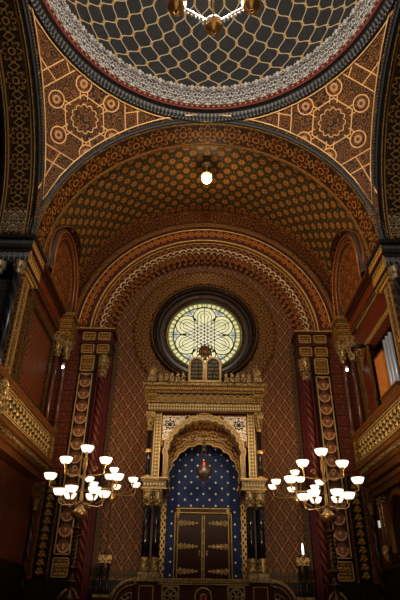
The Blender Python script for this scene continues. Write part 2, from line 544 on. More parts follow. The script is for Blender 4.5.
m_spiral = mat('spiral_shaft', f_spiral, rough=.35)
m_cream = mat('opal_glass', col='#fff1d8', rough=.4, emit=1.5, ecol='#fff0d8')
m_glassrose = None

# ------------------------------------------------------------------ SHELL
fl_ = MB(); fl_.box(-9, 9, -3, 19.4, -.2, 0)
struct('floor', fl_, mat('parquet_floor', lambda x, y, z: mix(gt(fr(x/.3), .97), mix(noise(vec(x*2, y*.5, 0), 5, 3), '#3d2413', '#5c3a1e'), '#1a0f08'), rough=.35))
pf = MB(); pf.box(-4.6, 4.6, 14.6, 18.79, 0.002, 1.2)
struct('trim_1', pf, wood_d)

# inner back wall with round opening
def polar_wall(mb, c, r0f, outer, y, n=96, a0=0., a1=2*PI):
    rows0, rows1 = [], []
    for i in range(n+1):
        a = a0+(a1-a0)*i/n
        rows0.append((c[0]+r0f*cos(a), y, c[1]+r0f*sin(a))); rows1.append(outer(a))
    return mb.grid([rows0, rows1], sm=False)
def rect_out(c, x0, x1, z0, z1, y):
    def f(a):
        dx, dz = cos(a), sin(a); t = 1e9
        if dx > 1e-6: t = min(t, (x1-c[0])/dx)
        if dx < -1e-6: t = min(t, (x0-c[0])/dx)
        if dz > 1e-6: t = min(t, (z1-c[1])/dz)
        if dz < -1e-6: t = min(t, (z0-c[1])/dz)
        return (c[0]+dx*t, y, c[1]+dz*t)
    return f
wb = MB(); polar_wall(wb, (0, ZR), 2.05, rect_out((0, ZR), -4.6, 4.6, 0, 15.6, YI), YI, 144)
wallb = struct('wall_back', wb, m_wall)
MB_ = MB
mb = MB(); mb.arch('xz', (0, ZR), [(2.9, YI+.01), (2.9, YI-.06), (2.78, YI-.09), (2.25, YI-.09), (2.18, YI-.02)], 0, 2*PI, 96, closed=False, rf=lambda a: .05*abs(sin(a*14)))
struct('halo', mb, m_halo, parent=wallb)
mb = MB(); mb.box(-3.62, -3.42, YI-.05, YI, 2.3, 10.6); mb.box(3.42, 3.62, YI-.05, YI, 2.3, 10.6); mb.box(-3.42, 3.42, YI-.05, YI, 2.3, 2.5)
struct('border', mb, m_border, parent=wallb)
mb = MB(); mb.box(-3.7, 3.7, YI-.2, YI, 1.2, 2.22)
struct('dado', mb, blackd, parent=wallb)
mb = MB(); mb.box(-3.7, 3.7, YI-.24, YI, 2.22, 2.28); mb.box(-3.62, 3.62, YI-.22, YI, 2.0, 2.02)
struct('dado_rail', mb, gold_dull, parent=wallb)

# rose window
win = MB()
win.arch('xz', (0, ZR), [(1.56, 19.14), (1.56, 19.02), (1.66, 18.98), (1.7, 18.9), (1.82, 18.9), (1.86, 18.8), (1.95, 18.8), (2.0, 18.72), (2.1, 18.66), (2.18, 18.68), (2.2, 18.79), (2.2, 19.1)], 0, 2*PI, 96)
w1 = struct('window_1', win, mat('rose_frame', lambda x, y, z: mix(lt(hyp(x, z-ZR), 1.72), '#1a0f0c', '#3a1c0e'), rough=.3))
for rr, mm in ((1.68, gold_dull), (1.9, bronze), (2.14, gold_dull)):
    mb = MB(); mb.tube([(rr*cos(2*PI*i/72), 18.86 if rr < 1.8 else (18.78 if rr < 2 else 18.65), ZR+rr*sin(2*PI*i/72)) for i in range(72)], .025, 6, closed=True)
    struct('ring_moulding', mb, mm, parent=w1)
mb = MB()
for i in range(40):
    a = 2*PI*i/40; mb.ball((2.03*cos(a), 18.7, ZR+2.03*sin(a)), .03, 6, 4)
struct('ring_studs', mb, gold_dull, parent=w1)
def f_glass(x, y, z):
    v = z - ZR; a = at2(v, x); r = hyp(x, v)
    n = noise(vec(x, 0, v), 3, 2)
    c0 = mix(n, '#a0a472', '#ece8bc')
    c0 = mix(soft(r, .25, .6)*.6, c0, '#f5efd2')  # backlight glow painted brighter towards the centre
    d = hyp(r - 1.40, cell(a*1.40, .2))
    c0 = mix(gt(r, 1.28), c0, '#6d7044')
    c0 = mix(soft(d, .06, .03), c0, '#c9c48a')
    k = fr(a/(PI/3)) - .5
    c0 = mix(gt(r, 1.12)*gt(ab(k), .36)*lt(r, 1.3), c0, '#8f98a0')
    return c0
m_glass = mat('stained_glass', f_glass, rough=.3, emit=1.0)
mb = MB(); mb.plate(circ(0, ZR, 1.58, 72), 'xz', 19.08, 19.12); struct('pane', mb, m_glass, parent=w1)
lead = MB()
yL = 19.06
def lt_(p, q, r=.016): lead.tube([(p[0], yL, ZR+p[1]), (q[0], yL, ZR+q[1])], r, 4)
for rr in (1.28, 1.52): lead.tube([(rr*cos(2*PI*i/60), yL, ZR+rr*sin(2*PI*i/60)) for i in range(60)], .018, 4, closed=True)
for k in range(12):
    a = k*PI/6
    lt_((1.28*cos(a), 1.28*sin(a)), (1.56*cos(a), 1.56*sin(a)), .012)
for k in range(6):
    a = k*PI/3+PI/6
    lt_((.0, .0), (1.28*cos(a), 1.28*sin(a)), .014)
    lt_((.55*cos(a+PI/6), .55*sin(a+PI/6)), (1.28*cos(a+PI/6), 1.28*sin(a+PI/6)), .014)
    cc = (.84*cos(a), .84*sin(a))
    for rr, w_ in ((.47, .020), (.30, .014), (.17, .011)):
        pts = []
        for i in range(15):
            b = a - R_(118) + R_(236)*i/14
            pts.append((cc[0]+rr*cos(b), yL, ZR+cc[1]+rr*sin(b)))
        lead.tube(pts, w_, 4)
for k in range(3):               # interlaced hexagram strips
    a = k*PI/3
    n_ = (cos(a), sin(a)); t_ = (-sin(a), cos(a))
    for off in (-.42, -.28, -.14, .14, .28, .42):
        L = .84-abs(off)*.25
        lt_((n_[0]*off-t_[0]*L, n_[1]*off-t_[1]*L), (n_[0]*off+t_[0]*L, n_[1]*off+t_[1]*L), .013)
struct('leading', lead, mat('lead_cames', col='#0d0d08', rough=.6), parent=w1)
backp = MB(); backp.box(-2.3, 2.3, 19.2, 19.25, 8.9, 13.5)
struct('wall_outer', backp, black)

# arch wall at YB: spandrel between archivolt and vault
mb = MB()
rows0, rows1 = [], []
for i in range(81):
    a = PI*i/80
    rows0.append((5.25*cos(a), YB, ZB+5.25*sin(a)))
    x1, z1 = 5.62*cos(a), ZA-.1+5.72*sin(a)
    rows1.append((x1, YB, z1))
mb.grid([rows0, rows1], sm=False)
struct('wall_arch', mb, m_aSpan)
# lower side portions of the back wall
for sgn in (-1, 1):
    mb = MB(); mb.box(3.72, 5.65, 18.25, 18.8, 0, ZB); mb.box(4.78, 5.65, 18.05, 18.3, 0, ZB+.4)
    struct('wall_back_left' if sgn < 0 else 'wall_back_right', mb, m_strip, sgn)
for sgn in (-1, 1):
    mb = MB(); mb.box(4.82, 5.6, 17.93, 18.05, 1.0, 2.2)
    struct('dado_corner', mb, blackd, sgn, parent=wallb)
# archivolts
tr = MB(); tr.arch('xz', (0, ZB), [(5.3, 18.0), (5.28, 17.9), (5.16, 17.86), (5.1, 17.95), (5.02, 17.95)], n=80, closed=False)
t2 = struct('trim_2', tr, m_aDisc)
def arc_part(name, prof, m, n=96, closed=False, rf=None, zc=ZB):
    mb = MB(); mb.arch('xz', (0, zc), prof, n=n, closed=closed, rf=rf); return struct(name, mb, m, parent=t2)
def torus_arc(r, y, rt, zc=ZB, n=80, rf=None):
    return [((r+(rf(PI*i/n) if rf else 0))*cos(PI*i/n), y, zc+(r+(rf(PI*i/n) if rf else 0))*sin(PI*i/n)) for i in range(n+1)]
arc_part('disc_band', [(5.02, 17.95), (4.98, 18.02), (4.55, 18.12), (4.5, 18.2)], m_aDisc)
arc_part('scale_band', [(4.5, 18.2), (4.46, 18.26), (4.2, 18.34), (3.72, 18.62), (3.72, 18.8)], m_aScale)
for rr, y, rt, mm in ((5.22, 17.86, .04, gold_dull), (4.99, 17.98, .03, gold), (4.53, 18.14, .035, gold), (4.42, 18.22, .02, gold)):
    mb = MB(); mb.tube(torus_arc(rr, y, rt), rt, 6); struct('gilt_line', mb, mm, parent=t2)
mb = MB()
for i in range(96):
    a = PI*(i+.5)/96; mb.ball((5.1*cos(a), 17.9, ZB+5.1*sin(a)), (.05, .05, .05), 6, 4)
struct('bead_row', mb, m_rope, parent=t2)
mb = MB()
NS = 46
for i in range(NS):                      # scalloped white-gold festoon
    a0 = PI*(i+.5)/NS
    pts = []; pts2 = []
    for j in range(10):
        b = a0 + (j/9-.5)*PI/NS; k = sqrt(max(0, 1-(j/4.5-1)**2))
        pts.append(((4.08+.13*k)*cos(b), 18.3, ZB+(4.08+.13*k)*sin(b)))
        pts2.append(((3.96+.13*k)*cos(b), 18.38, ZB+(3.96+.13*k)*sin(b)))
    mb.tube(pts, .026, 4); mb.tube(pts2, .014, 4)
struct('festoon', mb, mat('pale_gilt', col='#e8d0a8', metal=.15, rough=.4), parent=t2)
mb = MB()
for i in range(NS):
    a0 = PI*(i+.5)/NS
    mb.ball((3.84*cos(a0), 18.5, ZB+3.84*sin(a0)), (.10, .05, .10), 8, 5)
    mb.ball((3.70*cos(a0), 18.66, ZB+3.70*sin(a0)), (.09, .05, .09), 8, 5)
struct('scallop_row', mb, mat('red_gilt', lambda x, y, z: mix(noise(vec(x, y, z), 12, 2), '#4a1c0a', '#a0602c'), rough=.4), parent=t2)

# barrel vault with openings for the side lunettes
LY, LZ, LR = 16.05, 11.95, 1.86
mb = MB()
NA, NY = 160, 48
vv_ = []; ff_ = []
def vp(a, y): return (5.6*cos(a), y, ZA-.1+5.7*sin(a))
for i in range(NA+1):
    for j in range(NY+1): vv_.append(vp(PI*i/NA, YS-.02+(YB+.04-YS)*j/NY))
for i in range(NA):
    for j in range(NY):
        p = vp(PI*(i+.5)/NA, YS-.02+(YB+.04-YS)*(j+.5)/NY)
        if abs(p[1]-LY) < LR and (p[2] < LZ or hyp_(p[1]-LY, p[2]-LZ) < LR): continue
        a = i*(NY+1)+j; ff_.append((a, a+1, a+NY+2, a+NY+1))
mb.add(vv_, ff_, True)
ceil = struct('ceiling', mb, m_vault)
# front arch: faces, soffit
mb = MB()
mb.arch('xz', (0, ZA), [(RA, YF+.05), (RA, YS)], n=80, closed=False)
t3 = struct('trim_3', mb, m_sofF)
mb = MB()
mb.arch('xz', (0, ZA), [(RA, YS), (RA+.06, YS+.05), (5.75, YS+.1)], n=80, closed=False)
struct('back_fillet', mb, bronze, parent=t3)
def rope(mb, plane, c, r, d, rt, n, a0=0, a1=PI, bead=True):
    for i in range(n):
        a = a0+(a1-a0)*(i+.5)/n
        p = (c[0]+r*cos(a), d, c[1]+r*sin(a)) if plane == 'xz' else (d, c[0]+r*cos(a), c[1]+r*sin(a))
        mb.ball(p, rt, 6, 4)
mb = MB(); mb.arch('xz', (0, ZA), [(RA, YF+.06), (RA-.02, YF), (RA+.05, YF-.06), (RA+.22, YF-.06), (RA+.26, YF+.0), (RA+.3, YF+.05)], n=80, closed=False)
struct('edge_moulding', mb, bluegrey, parent=t3)
mb = MB(); rope(mb, 'xz', (0, ZA), RA+.06, YF-.08, .055, 170); rope(mb, 'xz', (0, ZA), RA+.18, YF-.08, .045, 190); struct('bead_rope', mb, m_rope, parent=t3)
for yy in (YF+.09, YS-.06):
    mb = MB(); mb.tube([((RA-.015)*cos(PI*i/80), yy, ZA+(RA-.015)*sin(PI*i/80)) for i in range(81)], .03, 5); struct('gilt_line', mb, gold_dull, parent=t3)
# side crossing arches + near arch (behind camera)
for sgn in (-1, 1):
    mb = MB(); mb.arch('yz', (7.4, ZA), [(RA, 5.55), (RA, 6.75)], n=80, closed=False)
    t4 = struct('trim_4' if sgn < 0 else 'trim_5', mb, m_sofS, sgn)
    mb = MB(); mb.arch('yz', (7.4, ZA), [(RA, 5.62), (RA-.02, 5.52), (RA+.05, 5.46), (RA+.2, 5.46), (RA+.3, 5.56)], n=80, closed=False)
    struct('edge_moulding', mb, bluegrey, sgn, parent=t4)
    mb = MB(); rope(mb, 'yz', (7.4, ZA), RA+.06, 5.43, .055, 170); rope(mb, 'yz', (7.4, ZA), RA+.17, 5.44, .045, 190); struct('bead_rope', mb, m_rope, sgn, parent=t4)
    for xx in (5.68, 6.62):
        mb = MB(); mb.tube([(xx, 7.4+(RA-.015)*cos(PI*i/80), ZA+(RA-.015)*sin(PI*i/80)) for i in range(81)], .03, 5); struct('gilt_line', mb, gold_dull, sgn, parent=t4)
    # gilded block at the foot of the band
    mb = MB(); mb.arch('yz', (7.4, ZA), [(RA-.02, 5.78), (RA-.02, 6.52)], a0=0.03, a1=.19, n=8, closed=False)
    struct('foot_panel', mb, mat('foot_panel_ornament', lambda x, y, z: (lambda s: mix(s, '#33281c', '#a8977a'))(scrolls(ab(x)-6.15, z, .5, .4, 7., 2.)), rough=.45), sgn, parent=t4)
    # darker aisle wall seen through the side arch
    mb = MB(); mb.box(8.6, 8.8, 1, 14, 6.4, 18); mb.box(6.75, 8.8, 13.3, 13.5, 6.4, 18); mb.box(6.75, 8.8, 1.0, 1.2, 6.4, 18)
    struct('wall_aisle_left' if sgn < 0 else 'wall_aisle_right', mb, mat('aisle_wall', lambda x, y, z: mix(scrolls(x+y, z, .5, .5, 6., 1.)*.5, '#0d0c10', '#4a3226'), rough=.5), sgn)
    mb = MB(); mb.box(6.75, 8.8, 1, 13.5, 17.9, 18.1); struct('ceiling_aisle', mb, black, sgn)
mb = MB(); mb.arch('xz', (0, ZA), [(RA, 1.9), (RA, .7)], n=40, closed=False); struct('trim_6', mb, m_sofF)

# pendentives
zP = ZA; RS = sqrt(5.5**2*2)
for sx in (-1, 1):
    for sy in (-1, 1):
        mb = MB(); rows = []
        N1 = 40
        for i in range(N1+1):
            ph = (PI/2)*i/N1
            rmax = 5.5/max(cos(ph), sin(ph))
            row = []
            for j in range(15):
                t = j/14; rho = 5.42+(rmax-5.42)*t
                z = zP+sqrt(max(RS**2-rho**2, 0))
                row.append((sx*rho*cos(ph), 7.4+sy*rho*sin(ph), z))
            rows.append(row)
        mb.grid(rows)
        nm = 'ceiling_pendentive'
        p = struct(nm, mb, m_pend)
        # bright raised fillet following the edges
        mb = MB()
        e1 = []; e2 = []
        for i in range(N1+1):
            ph = (PI/2)*i/N1
            rmax = 5.5/max(cos(ph), sin(ph)) - .14
            z = zP+sqrt(max(RS**2-rmax**2, 0))
            e = (sx*(rmax*cos(ph))*.992, 7.4+sy*(rmax*sin(ph))*.992, zP+(z-zP)*.992)
            e1.append(e)
            e2.append((sx*5.56*cos(ph), 7.4+sy*5.56*sin(ph), zP+sqrt(RS**2-5.56**2)-.04))
        mb.tube([q for i, q in enumerate(e1)][2:-2], .028, 4); mb.tube(e2[6:-6], .028, 4)
        struct('gilt_fillet', mb, mat('bright_gilt', col='#eac084', metal=.35, rough=.35), parent=p)

# dome ring + dome
def ring(name, prof, m, parent=None, n=120):
    mb = MB(); rows = [[(r*cos(2*PI*k/n), 7.4+r*sin(2*PI*k/n), z) for k in range(n)] for r, z in prof]
    mb.grid(rows, closed_v=True, sm=False); return struct(name, mb, m, parent=parent)
t7 = ring('trim_7', [(5.52, 16.86), (5.50, 16.80), (5.44, 16.78), (5.38, 16.84)], black)
ring('leaf_ring', [(5.38, 16.84), (5.36, 16.95), (5.31, 17.04)], m_ringgrey, t7)
ring('black_ring', [(5.31, 17.04), (5.25, 17.06), (5.24, 17.18)], black, t7)
ring('red_ring', [(5.24, 17.18), (5.20, 17.22), (5.20, 17.38)], m_ringred, t7)
mb = MB()
for i in range(260):
    a = 2*PI*i/260; mb.ball((5.40*cos(a), 7.4+5.40*sin(a), 16.80), .035, 5, 4)
struct('bead_ring', mb, mat('silver_beads', col='#8f9298', metal=.5, rough=.35), parent=t7)
mb = MB(); rows = []
for j in range(25):
    e = R_(2+87.9*j/24)
    rows.append([(5.2*cos(e)*cos(2*PI*k/96), 7.4+5.2*cos(e)*sin(2*PI*k/96), 17.2+5.2*sin(e)) for k in range(96)])
mb.grid(rows, closed_v=True)
struct('ceiling_dome', mb, m_dome)
mb = MB(); mb.box(-9, 9, -3, -2.8, 0, 18); struct('wall_front', mb, wood_d)

# piers (crossing) left/right of bay
for sgn in (-1, 1):
    side = 'left' if sgn < 0 else 'right'
    PB = 13.34
    mb = MB(); mb.box(RA+.02, 6.9, YF+.02, PB, 0, ZA-.95); mb.box(RA+.3, 6.9, PB, YS, 10.3, ZA-.95)
    p = struct('wall_pier_'+side, mb, m_goldpier, sgn)
    mb = MB(); mb.box(RA+.30, 6.9, YF-.0, YF+.02, 0, ZA-1.05); struct('front_face', mb, mat('pier_front', lambda x, y, z: mix(scrolls(x, z, .25, .3, 10., 1.)*.6, '#12131a', '#5c5d66'), rough=.4), sgn, parent=p)
    for yy in (YF+.06, PB-.03):
        mb = MB(); mb.box(RA-.02, RA+.05, yy-.03, yy+.03, 6.4, ZA-1.45); struct('gilt_edge', mb, gold, sgn, parent=p)
    mb = MB()
    for k in range(34): mb.ball((RA+.0, YF+.22, 6.5+k*.104), .03, 6, 4)
    struct('stud_row', mb, gold, sgn, parent=p)
    # entablature
    mb = MB(); mb.box(RA-.06, 7.0, YF-.12, YS+.05, 10.98, 11.28); mb.box(RA-.0, 7.0, YF-.06, YS+.0, 10.42, 10.98)
    struct('entablature', mb, m_blueent, sgn, parent=p)
    mb = MB(); mb.box(RA-.14, 7.05, YF-.2, YS+.1, 11.28, 11.40); mb.box(RA-.09, 7.05, YF-.15, YS+.04, 10.92, 10.99); mb.box(RA-.06, 7, YF-.1, YS+.03, 10.36, 10.43)
    struct('cornice_lip', mb, bluegrey, sgn, parent=p)
    mb = MB(); mb.box(RA-.03, RA, YF+.0, YS-.02, 10.44, 10.9); mb.box(RA-.08, RA-.05, YF-.08, YS+.03, 11.02, 11.2); struct('reveal_panel', mb, m_arc, sgn, parent=p)
    mb = MB(); mb.box(RA-.085, RA-.05, YF-.1, YS+.04, 11.2, 11.25); mb.box(RA-.05, RA, YF, YS, 10.42, 10.46); mb.box(RA-.05, RA, YF-.02, YF+.03, 10.42, 10.92); mb.box(RA-.085, RA-.05, YF-.1, YS+.04, 10.99, 11.02)
    struct('gilt_line', mb, gold, sgn, parent=p)
    mb = MB(); mb.box(RA-.10, RA-.06, YF-.1, YS+.04, 10.93, 10.97); struct('red_line', mb, mat('oxblood', col='#7a2010', rough=.4), sgn, parent=p)
    # stepped gilt corbel narrowing down to the shaft
    for k in range(5):
        y1 = YS-.03-k*.15
        mb = MB(); mb.box(RA-.02+k*.006, 6.9, YF+.0, y1, 10.36-(k+1)*.10, 10.36-k*.10); struct('corbel_step', mb, m_arc if k % 2 == 0 else gold_dull, sgn, parent=p)
    # blue-black columns at the pier front
    for cx, lb in ((5.62, 'inner'), (6.22, 'outer')):
        cy = YF-.13
        c = thing('engaged_column', '%s blue-black engaged column with small capital on the %s crossing pier above the gallery' % (lb, side), 'column', (sgn*cx, cy, 6.45), 'crossing pier columns')
        mb = MB(); mb.lathe(cx, cy, [(.125, 6.9), (.12, 8), (.11, 9.95)], 14); mb.build('shaft', mat('blue_black_shaft', lambda x, y, z: (lambda g: mix(g*.5, '#0e0f18', '#454858'))(soft(ab(fr(at2(y, x)/(2*PI)*3+z*2.)-.5), .15, .1)), rough=.3), c, sgn)
        mb = MB(); mb.lathe(cx, cy, [(.2, 6.45), (.2, 6.6), (.15, 6.66), (.17, 6.75), (.13, 6.9)], 14); mb.build('base', bluegrey, c, sgn)
        mb = MB(); mb.lathe(cx, cy, [(.115, 9.95), (.14, 9.99), (.12, 10.03), (.13, 10.12), (.19, 10.28), (.16, 10.32), (.19, 10.36)], 16, lobes=4, la=.1)
        for k in range(8):
            a = k*PI/4; mb.ball((cx+.16*cos(a), cy+.16*sin(a), 10.2), (.035, .035, .06), 6, 4)
        mb.build('capital', mat('grey_gilt', col='#7c7058', metal=.3, rough=.4), c, sgn)

# ------------------------------------------------------------------ side walls of the bay
def side(sgn):
    sd = 'left' if sgn < 0 else 'right'
    W = HW
    if sgn < 0:
        mb = MB(); mb.box(W, W+.3, 10, 18.2, 0, 6.3); mb.box(W, W+.3, 13.36, 18.2, 6.3, 11.2)
    else:
        mb = MB()
        mb.box(W, W+.3, 10, 18.2, 0, 6.3); mb.box(W, W+.3, 13.36, 18.2, 9.35, 11.2)
        mb.box(W, W+.3, 16.3, 18.2, 6.3, 9.35)
    wall = struct('wall_'+sd, mb, m_swall, sgn)
    # cornice along the wall
    mb = MB()
    mb.box(W-.30, W, YS, YB, 11.05, 11.2); mb.box(W-.2, W, YS, YB, 10.9, 11.05); mb.box(W-.12, W, 13.7, YB, 10.35, 10.9)
    t = struct('trim_8' if sgn < 0 else 'trim_9', mb, wood_d, sgn)
    mb = MB(); mb.box(W-.15, W-.1, 13.8, YB, 10.52, 10.56); mb.box(W-.15, W-.1, YS, YB, 10.82, 10.86); mb.box(W-.32, W-.28, YS, YB, 11.12, 11.17); mb.box(W-.14, W-.1, YS, YB, 10.36, 10.4)
    struct('gilt_line', mb, gold_dull, sgn, parent=t)
    mb = MB(); mb.box(W-.14, W-.11, YS, YB, 10.6, 10.78); struct('red_band', mb, mat('oxblood', col='#551a10', rough=.4), sgn, parent=t)
    # tympanum + lunette arch
    yc, zc = LY, LZ
    mb = MB(); mb.box(W-.25, W+.3, YS, YB, 11.2, 14.4)
    tm = struct('trim_10' if sgn < 0 else 'trim_11', mb, m_tymp, sgn)
    mb = MB(); mb.arch('yz', (yc, zc), [(1.92, W-.27), (1.88, W-.37), (1.80, W-.41), (1.75, W-.45), (1.68, W-.41), (1.56, W-.39), (1.50, W-.35), (1.44, W-.25)], n=56, closed=False, legs=11.2)
    struct('archivolt', mb, m_lun, sgn, parent=tm)
    for r, d in ((1.84, (W-.25)-.14), (1.70, (W-.25)-.2), (1.48, (W-.25)-.12)):
        mb = MB(); mb.tube([(d, yc+r, 11.2)] + [(d, yc+r*cos(PI*i/48), zc+r*sin(PI*i/48)) for i in range(49)] + [(d, yc-r, 11.2)], .035, 6)
        struct('roll_moulding', mb, mat('copper_gilt', col='#a8683a', metal=.5, rough=.35) if r < 1.75 else m_rope, sgn, parent=tm)
    mb = MB(); r0 = []; r1 = []
    for i in range(57):
        a = PI*i/56; yy, zz = yc+1.9*cos(a), zc+1.9*sin(a)
        xv = 5.6*sqrt(max(0, 1-((zz-ZA+.1)/5.7)**2))-.03
        r0.append((xv, yy, zz)); r1.append((W-.25, yy, zz))
    r0 = [(5.55, yc+1.9, 11.2)]+r0+[(5.55, yc-1.9, 11.2)]; r1 = [(W-.25, yc+1.9, 11.2)]+r1+[(W-.25, yc-1.9, 11.2)]
    mb.grid([r0, r1], sm=False); struct('lunette_web', mb, m_cove, sgn, parent=tm)
    mb = MB(); mb.tube([(x-.01, y, z) for x, y, z in r0[2:-2]], .045, 6); struct('lunette_edge', mb, m_lun, sgn, parent=tm)
    # upper panel
    if sgn < 0:
        p = MB(); p.box(W-.08, W, 14.15, 17.3, 9.75, 9.95); p.box(W-.08, W, 14.15, 17.3, 6.95, 7.15); p.box(W-.08, W, 14.12, 14.35, 6.95, 9.95); p.box(W-.08, W, 16.95, 17.18, 6.95, 9.95)
        for (ya, w2, mm) in ((13.45, .03, gold), (13.95, .03, gold_dull), (14.12, .02, gold_dull)):
            q = MB(); q.box(W-.1, W, ya-w2, ya+w2, 6.5, 10.3); struct('gilt_edge', q, mm, sgn, parent=wall)
        q = MB()
        for k in range(30): q.ball((W-.03, 13.7, 6.6+k*.12), .035, 6, 4)
        struct('stud_row', q, gold_dull, sgn, parent=wall)
        fr_ = struct('panel_frame', p, bronze, sgn, parent=wall)
        mb = MB()
        for k in range(22):
            mb.ball((W-.09, 14.46, 7.2+k*.117), .03, 5, 4); mb.ball((W-.09, 16.85, 7.2+k*.117), .03, 5, 4)
        struct('panel_beads', mb, gold_dull, sgn, parent=wall)
        mb = MB()
        for a_, b_ in ((14.25, 14.25), (17.06, 17.06)): mb.box(W-.1, W-.05, a_-.02, a_+.02, 6.95, 9.95)
        mb.box(W-.1, W-.05, 14.2, 17.1, 9.84, 9.88); mb.box(W-.1, W-.05, 14.2, 17.1, 7.03, 7.07)
        struct('gilt_line', mb, gold_dull, sgn, parent=wall)
    else:
        # organ loft opening
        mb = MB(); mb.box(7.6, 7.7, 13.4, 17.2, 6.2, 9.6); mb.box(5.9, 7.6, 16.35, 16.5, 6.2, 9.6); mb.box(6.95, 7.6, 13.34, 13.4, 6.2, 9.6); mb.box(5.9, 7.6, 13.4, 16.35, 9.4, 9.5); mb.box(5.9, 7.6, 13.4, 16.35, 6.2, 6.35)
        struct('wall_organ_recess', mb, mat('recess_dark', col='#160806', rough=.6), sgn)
        q = MB(); q.box(W-.06, W-.0, 13.5, 16.2, 9.5, 10.2); struct('red_frieze_panel', q, mat('frieze_red', lambda x, y, z: mix(noise(vec(x, y, z), 5, 2), '#4a160a', '#6c2410'), rough=.4), sgn, parent=wall)
        for zz, mm in ((9.38, gold), (9.46, gold_dull), (10.24, gold_dull), (10.31, gold)):
            q = MB(); q.box(W-.1, W-.0, 13.4, 16.6, zz-.02, zz+.02); struct('gilt_line', q, mm, sgn, parent=wall)
        q = MB(); q.box(W-.05, W+.0, 15.95, 16.7, 6.4, 9.3); struct('red_panel', q, mat('frieze_red'), sgn, parent=wall)
        for ya in (15.93, 16.74, 16.95):
            q = MB(); q.box(W-.1, W-.0, ya-.025, ya+.025, 6.4, 9.36); struct('gilt_edge', q, gold_dull, sgn, parent=wall)
    # lower zone
    mb = MB(); mb.box(W-.12, W, 10, 18.05, .0, 2.55); struct('dado', mb, blackd, sgn, parent=wall)
    mb = MB(); mb.box(W-.15, W, 10, 18.05, 2.55, 2.62); struct('dado_rail', mb, wood_d, sgn, parent=wall)
    # gallery
    lab = 'gilded interlace-pattern gallery parapet along the %s wall, %s' % (sd, 'under the dark diamond panel' if sgn < 0 else 'under the organ pipes')
    g = thing('gallery_parapet', lab, 'balcony', (sgn*5.1, 14, 5.0))
    mb = MB(); mb.box(5.02, 5.12, 10, 16.75, 5.5, 6.32); mb.build('screen', m_par, g, sgn)
    mb = MB(); mb.box(4.96, 5.2, 10, 17.15, 6.32, 6.42); mb.box(4.92, 5.24, 10, 17.2, 6.42, 6.47); mb.build('handrail', wood_m, g, sgn)
    mb = MB(); mb.box(4.98, 5.16, 10, 17.12, 5.44, 5.52); mb.box(4.92, 5.6, 10, 17.16, 5.36, 5.44); mb.box(5.06, 5.6, 10, 17.05, 5.12, 5.36); mb.box(5.2, 5.6, 10, 17.0, 4.95, 5.12); mb.build('cornice', wood_m, g, sgn)
    mb = MB()
    for k in range(64):
        y = 10.05+k*.108
        mb.tube([(5.04, y, 5.34), (4.97, y, 5.28), (5.05, y, 5.18)], .038, 6)
    mb.build('tongue_moulding', gold_dull, g, sgn)
    mb = MB()
    for k in range(23):
        for q, zz in enumerate((5.73, 5.90, 6.07)):
            y = 10.15+k*.30+(.15 if q % 2 else 0)
            if y < 16.7: mb.ball((5.0, y, zz), (.03, .05, .08), 6, 5); mb.ball((5.01, y+.15, zz+.01), (.02, .03, .03), 6, 4)
    mb.build('gilt_drops', gold, g, sgn)
    mb = MB(); mb.box(4.95, 5.2, 16.75, 17.1, 5.5, 6.34); e = mb.build('end_post', wood_m, g, sgn)
    mb = MB(); mb.box(4.93, 4.96, 16.8, 17.05, 5.58, 6.26); mb.box(5.0, 5.16, 16.73, 16.76, 5.58, 6.26); mb.build('end_panel', m_orn, g, sgn)
    mb = MB()
    for zz in (5.6, 5.66, 6.18, 6.26): mb.box(5.0, 5.03, 10, 16.75, zz-.012, zz+.012)
    mb.build('gilt_rail', gold, g, sgn)
    # gallery deck
    mb = MB(); mb.box(5.14, 5.6, 10.0, 17.04, 5.44, 5.5); mb.build('deck', wood_d, g, sgn)
    # scrolled gilt console at the near post
    sc = MB(); pts = [(4.98, 12.0+.26*cos(t*.55)*(1-t/26), 5.92+.34*sin(t*.55)*(1-t/26)) for t in range(20)]
    sc.tube(pts, .045, 6); sc.ball((4.98, 12.0, 5.92), .08, 8, 6); sc.tube([(4.98, 12.0+.33*cos(2*PI*i/20), 5.92+.4*sin(2*PI*i/20)) for i in range(20)], .05, 6, closed=True)
    sc.build('scroll_boss', gold, g, sgn)
    # corner colonnettes on the upper level
    for (cx, cy, lb) in ((5.20, 17.72, 'against the back wall corner'), (5.46, 17.42, 'nearer the gallery')):
        c = thing('colonnette', 'slender colonnette above the gallery, %s corner, %s' % (sd, lb), 'column', (sgn*cx, cy, 6.5))
        mb = MB(); mb.lathe(cx, cy, [(.085, 6.9), (.08, 9.4)], 10); mb.build('shaft', mat('mauve_shaft', lambda x, y, z: mix(noise(vec(x*3, y*3, z), 7, 2), '#3c211c', '#6a4438'), rough=.25), c, sgn)
        mb = MB(); mb.box(cx-.12, cx+.12, cy-.12, cy+.12, 6.48, 6.62); mb.lathe(cx, cy, [(.11, 6.62), (.12, 6.7), (.09, 6.76), (.11, 6.82), (.085, 6.9)], 10); mb.build('base', gold_dull, c, sgn)
        mb = MB(); mb.lathe(cx, cy, [(.08, 9.4), (.11, 9.45), (.085, 9.5), (.1, 9.6), (.17, 9.85), (.15, 9.9)], 12, lobes=4, la=.1); mb.box(cx-.18, cx+.18, cy-.18, cy+.18, 9.9, 10.3)
        for k in range(8):
            a = k*PI/4; mb.tube([(cx+.08*cos(a), cy+.08*sin(a), 9.52), (cx+.13*cos(a), cy+.13*sin(a), 9.66), (cx+.17*cos(a), cy+.17*sin(a), 9.6)], [.03, .03, .01], 5); mb.ball((cx+.16*cos(a), cy+.16*sin(a), 9.82), .035, 5, 4)
        mb.build('capital', gold, c, sgn)
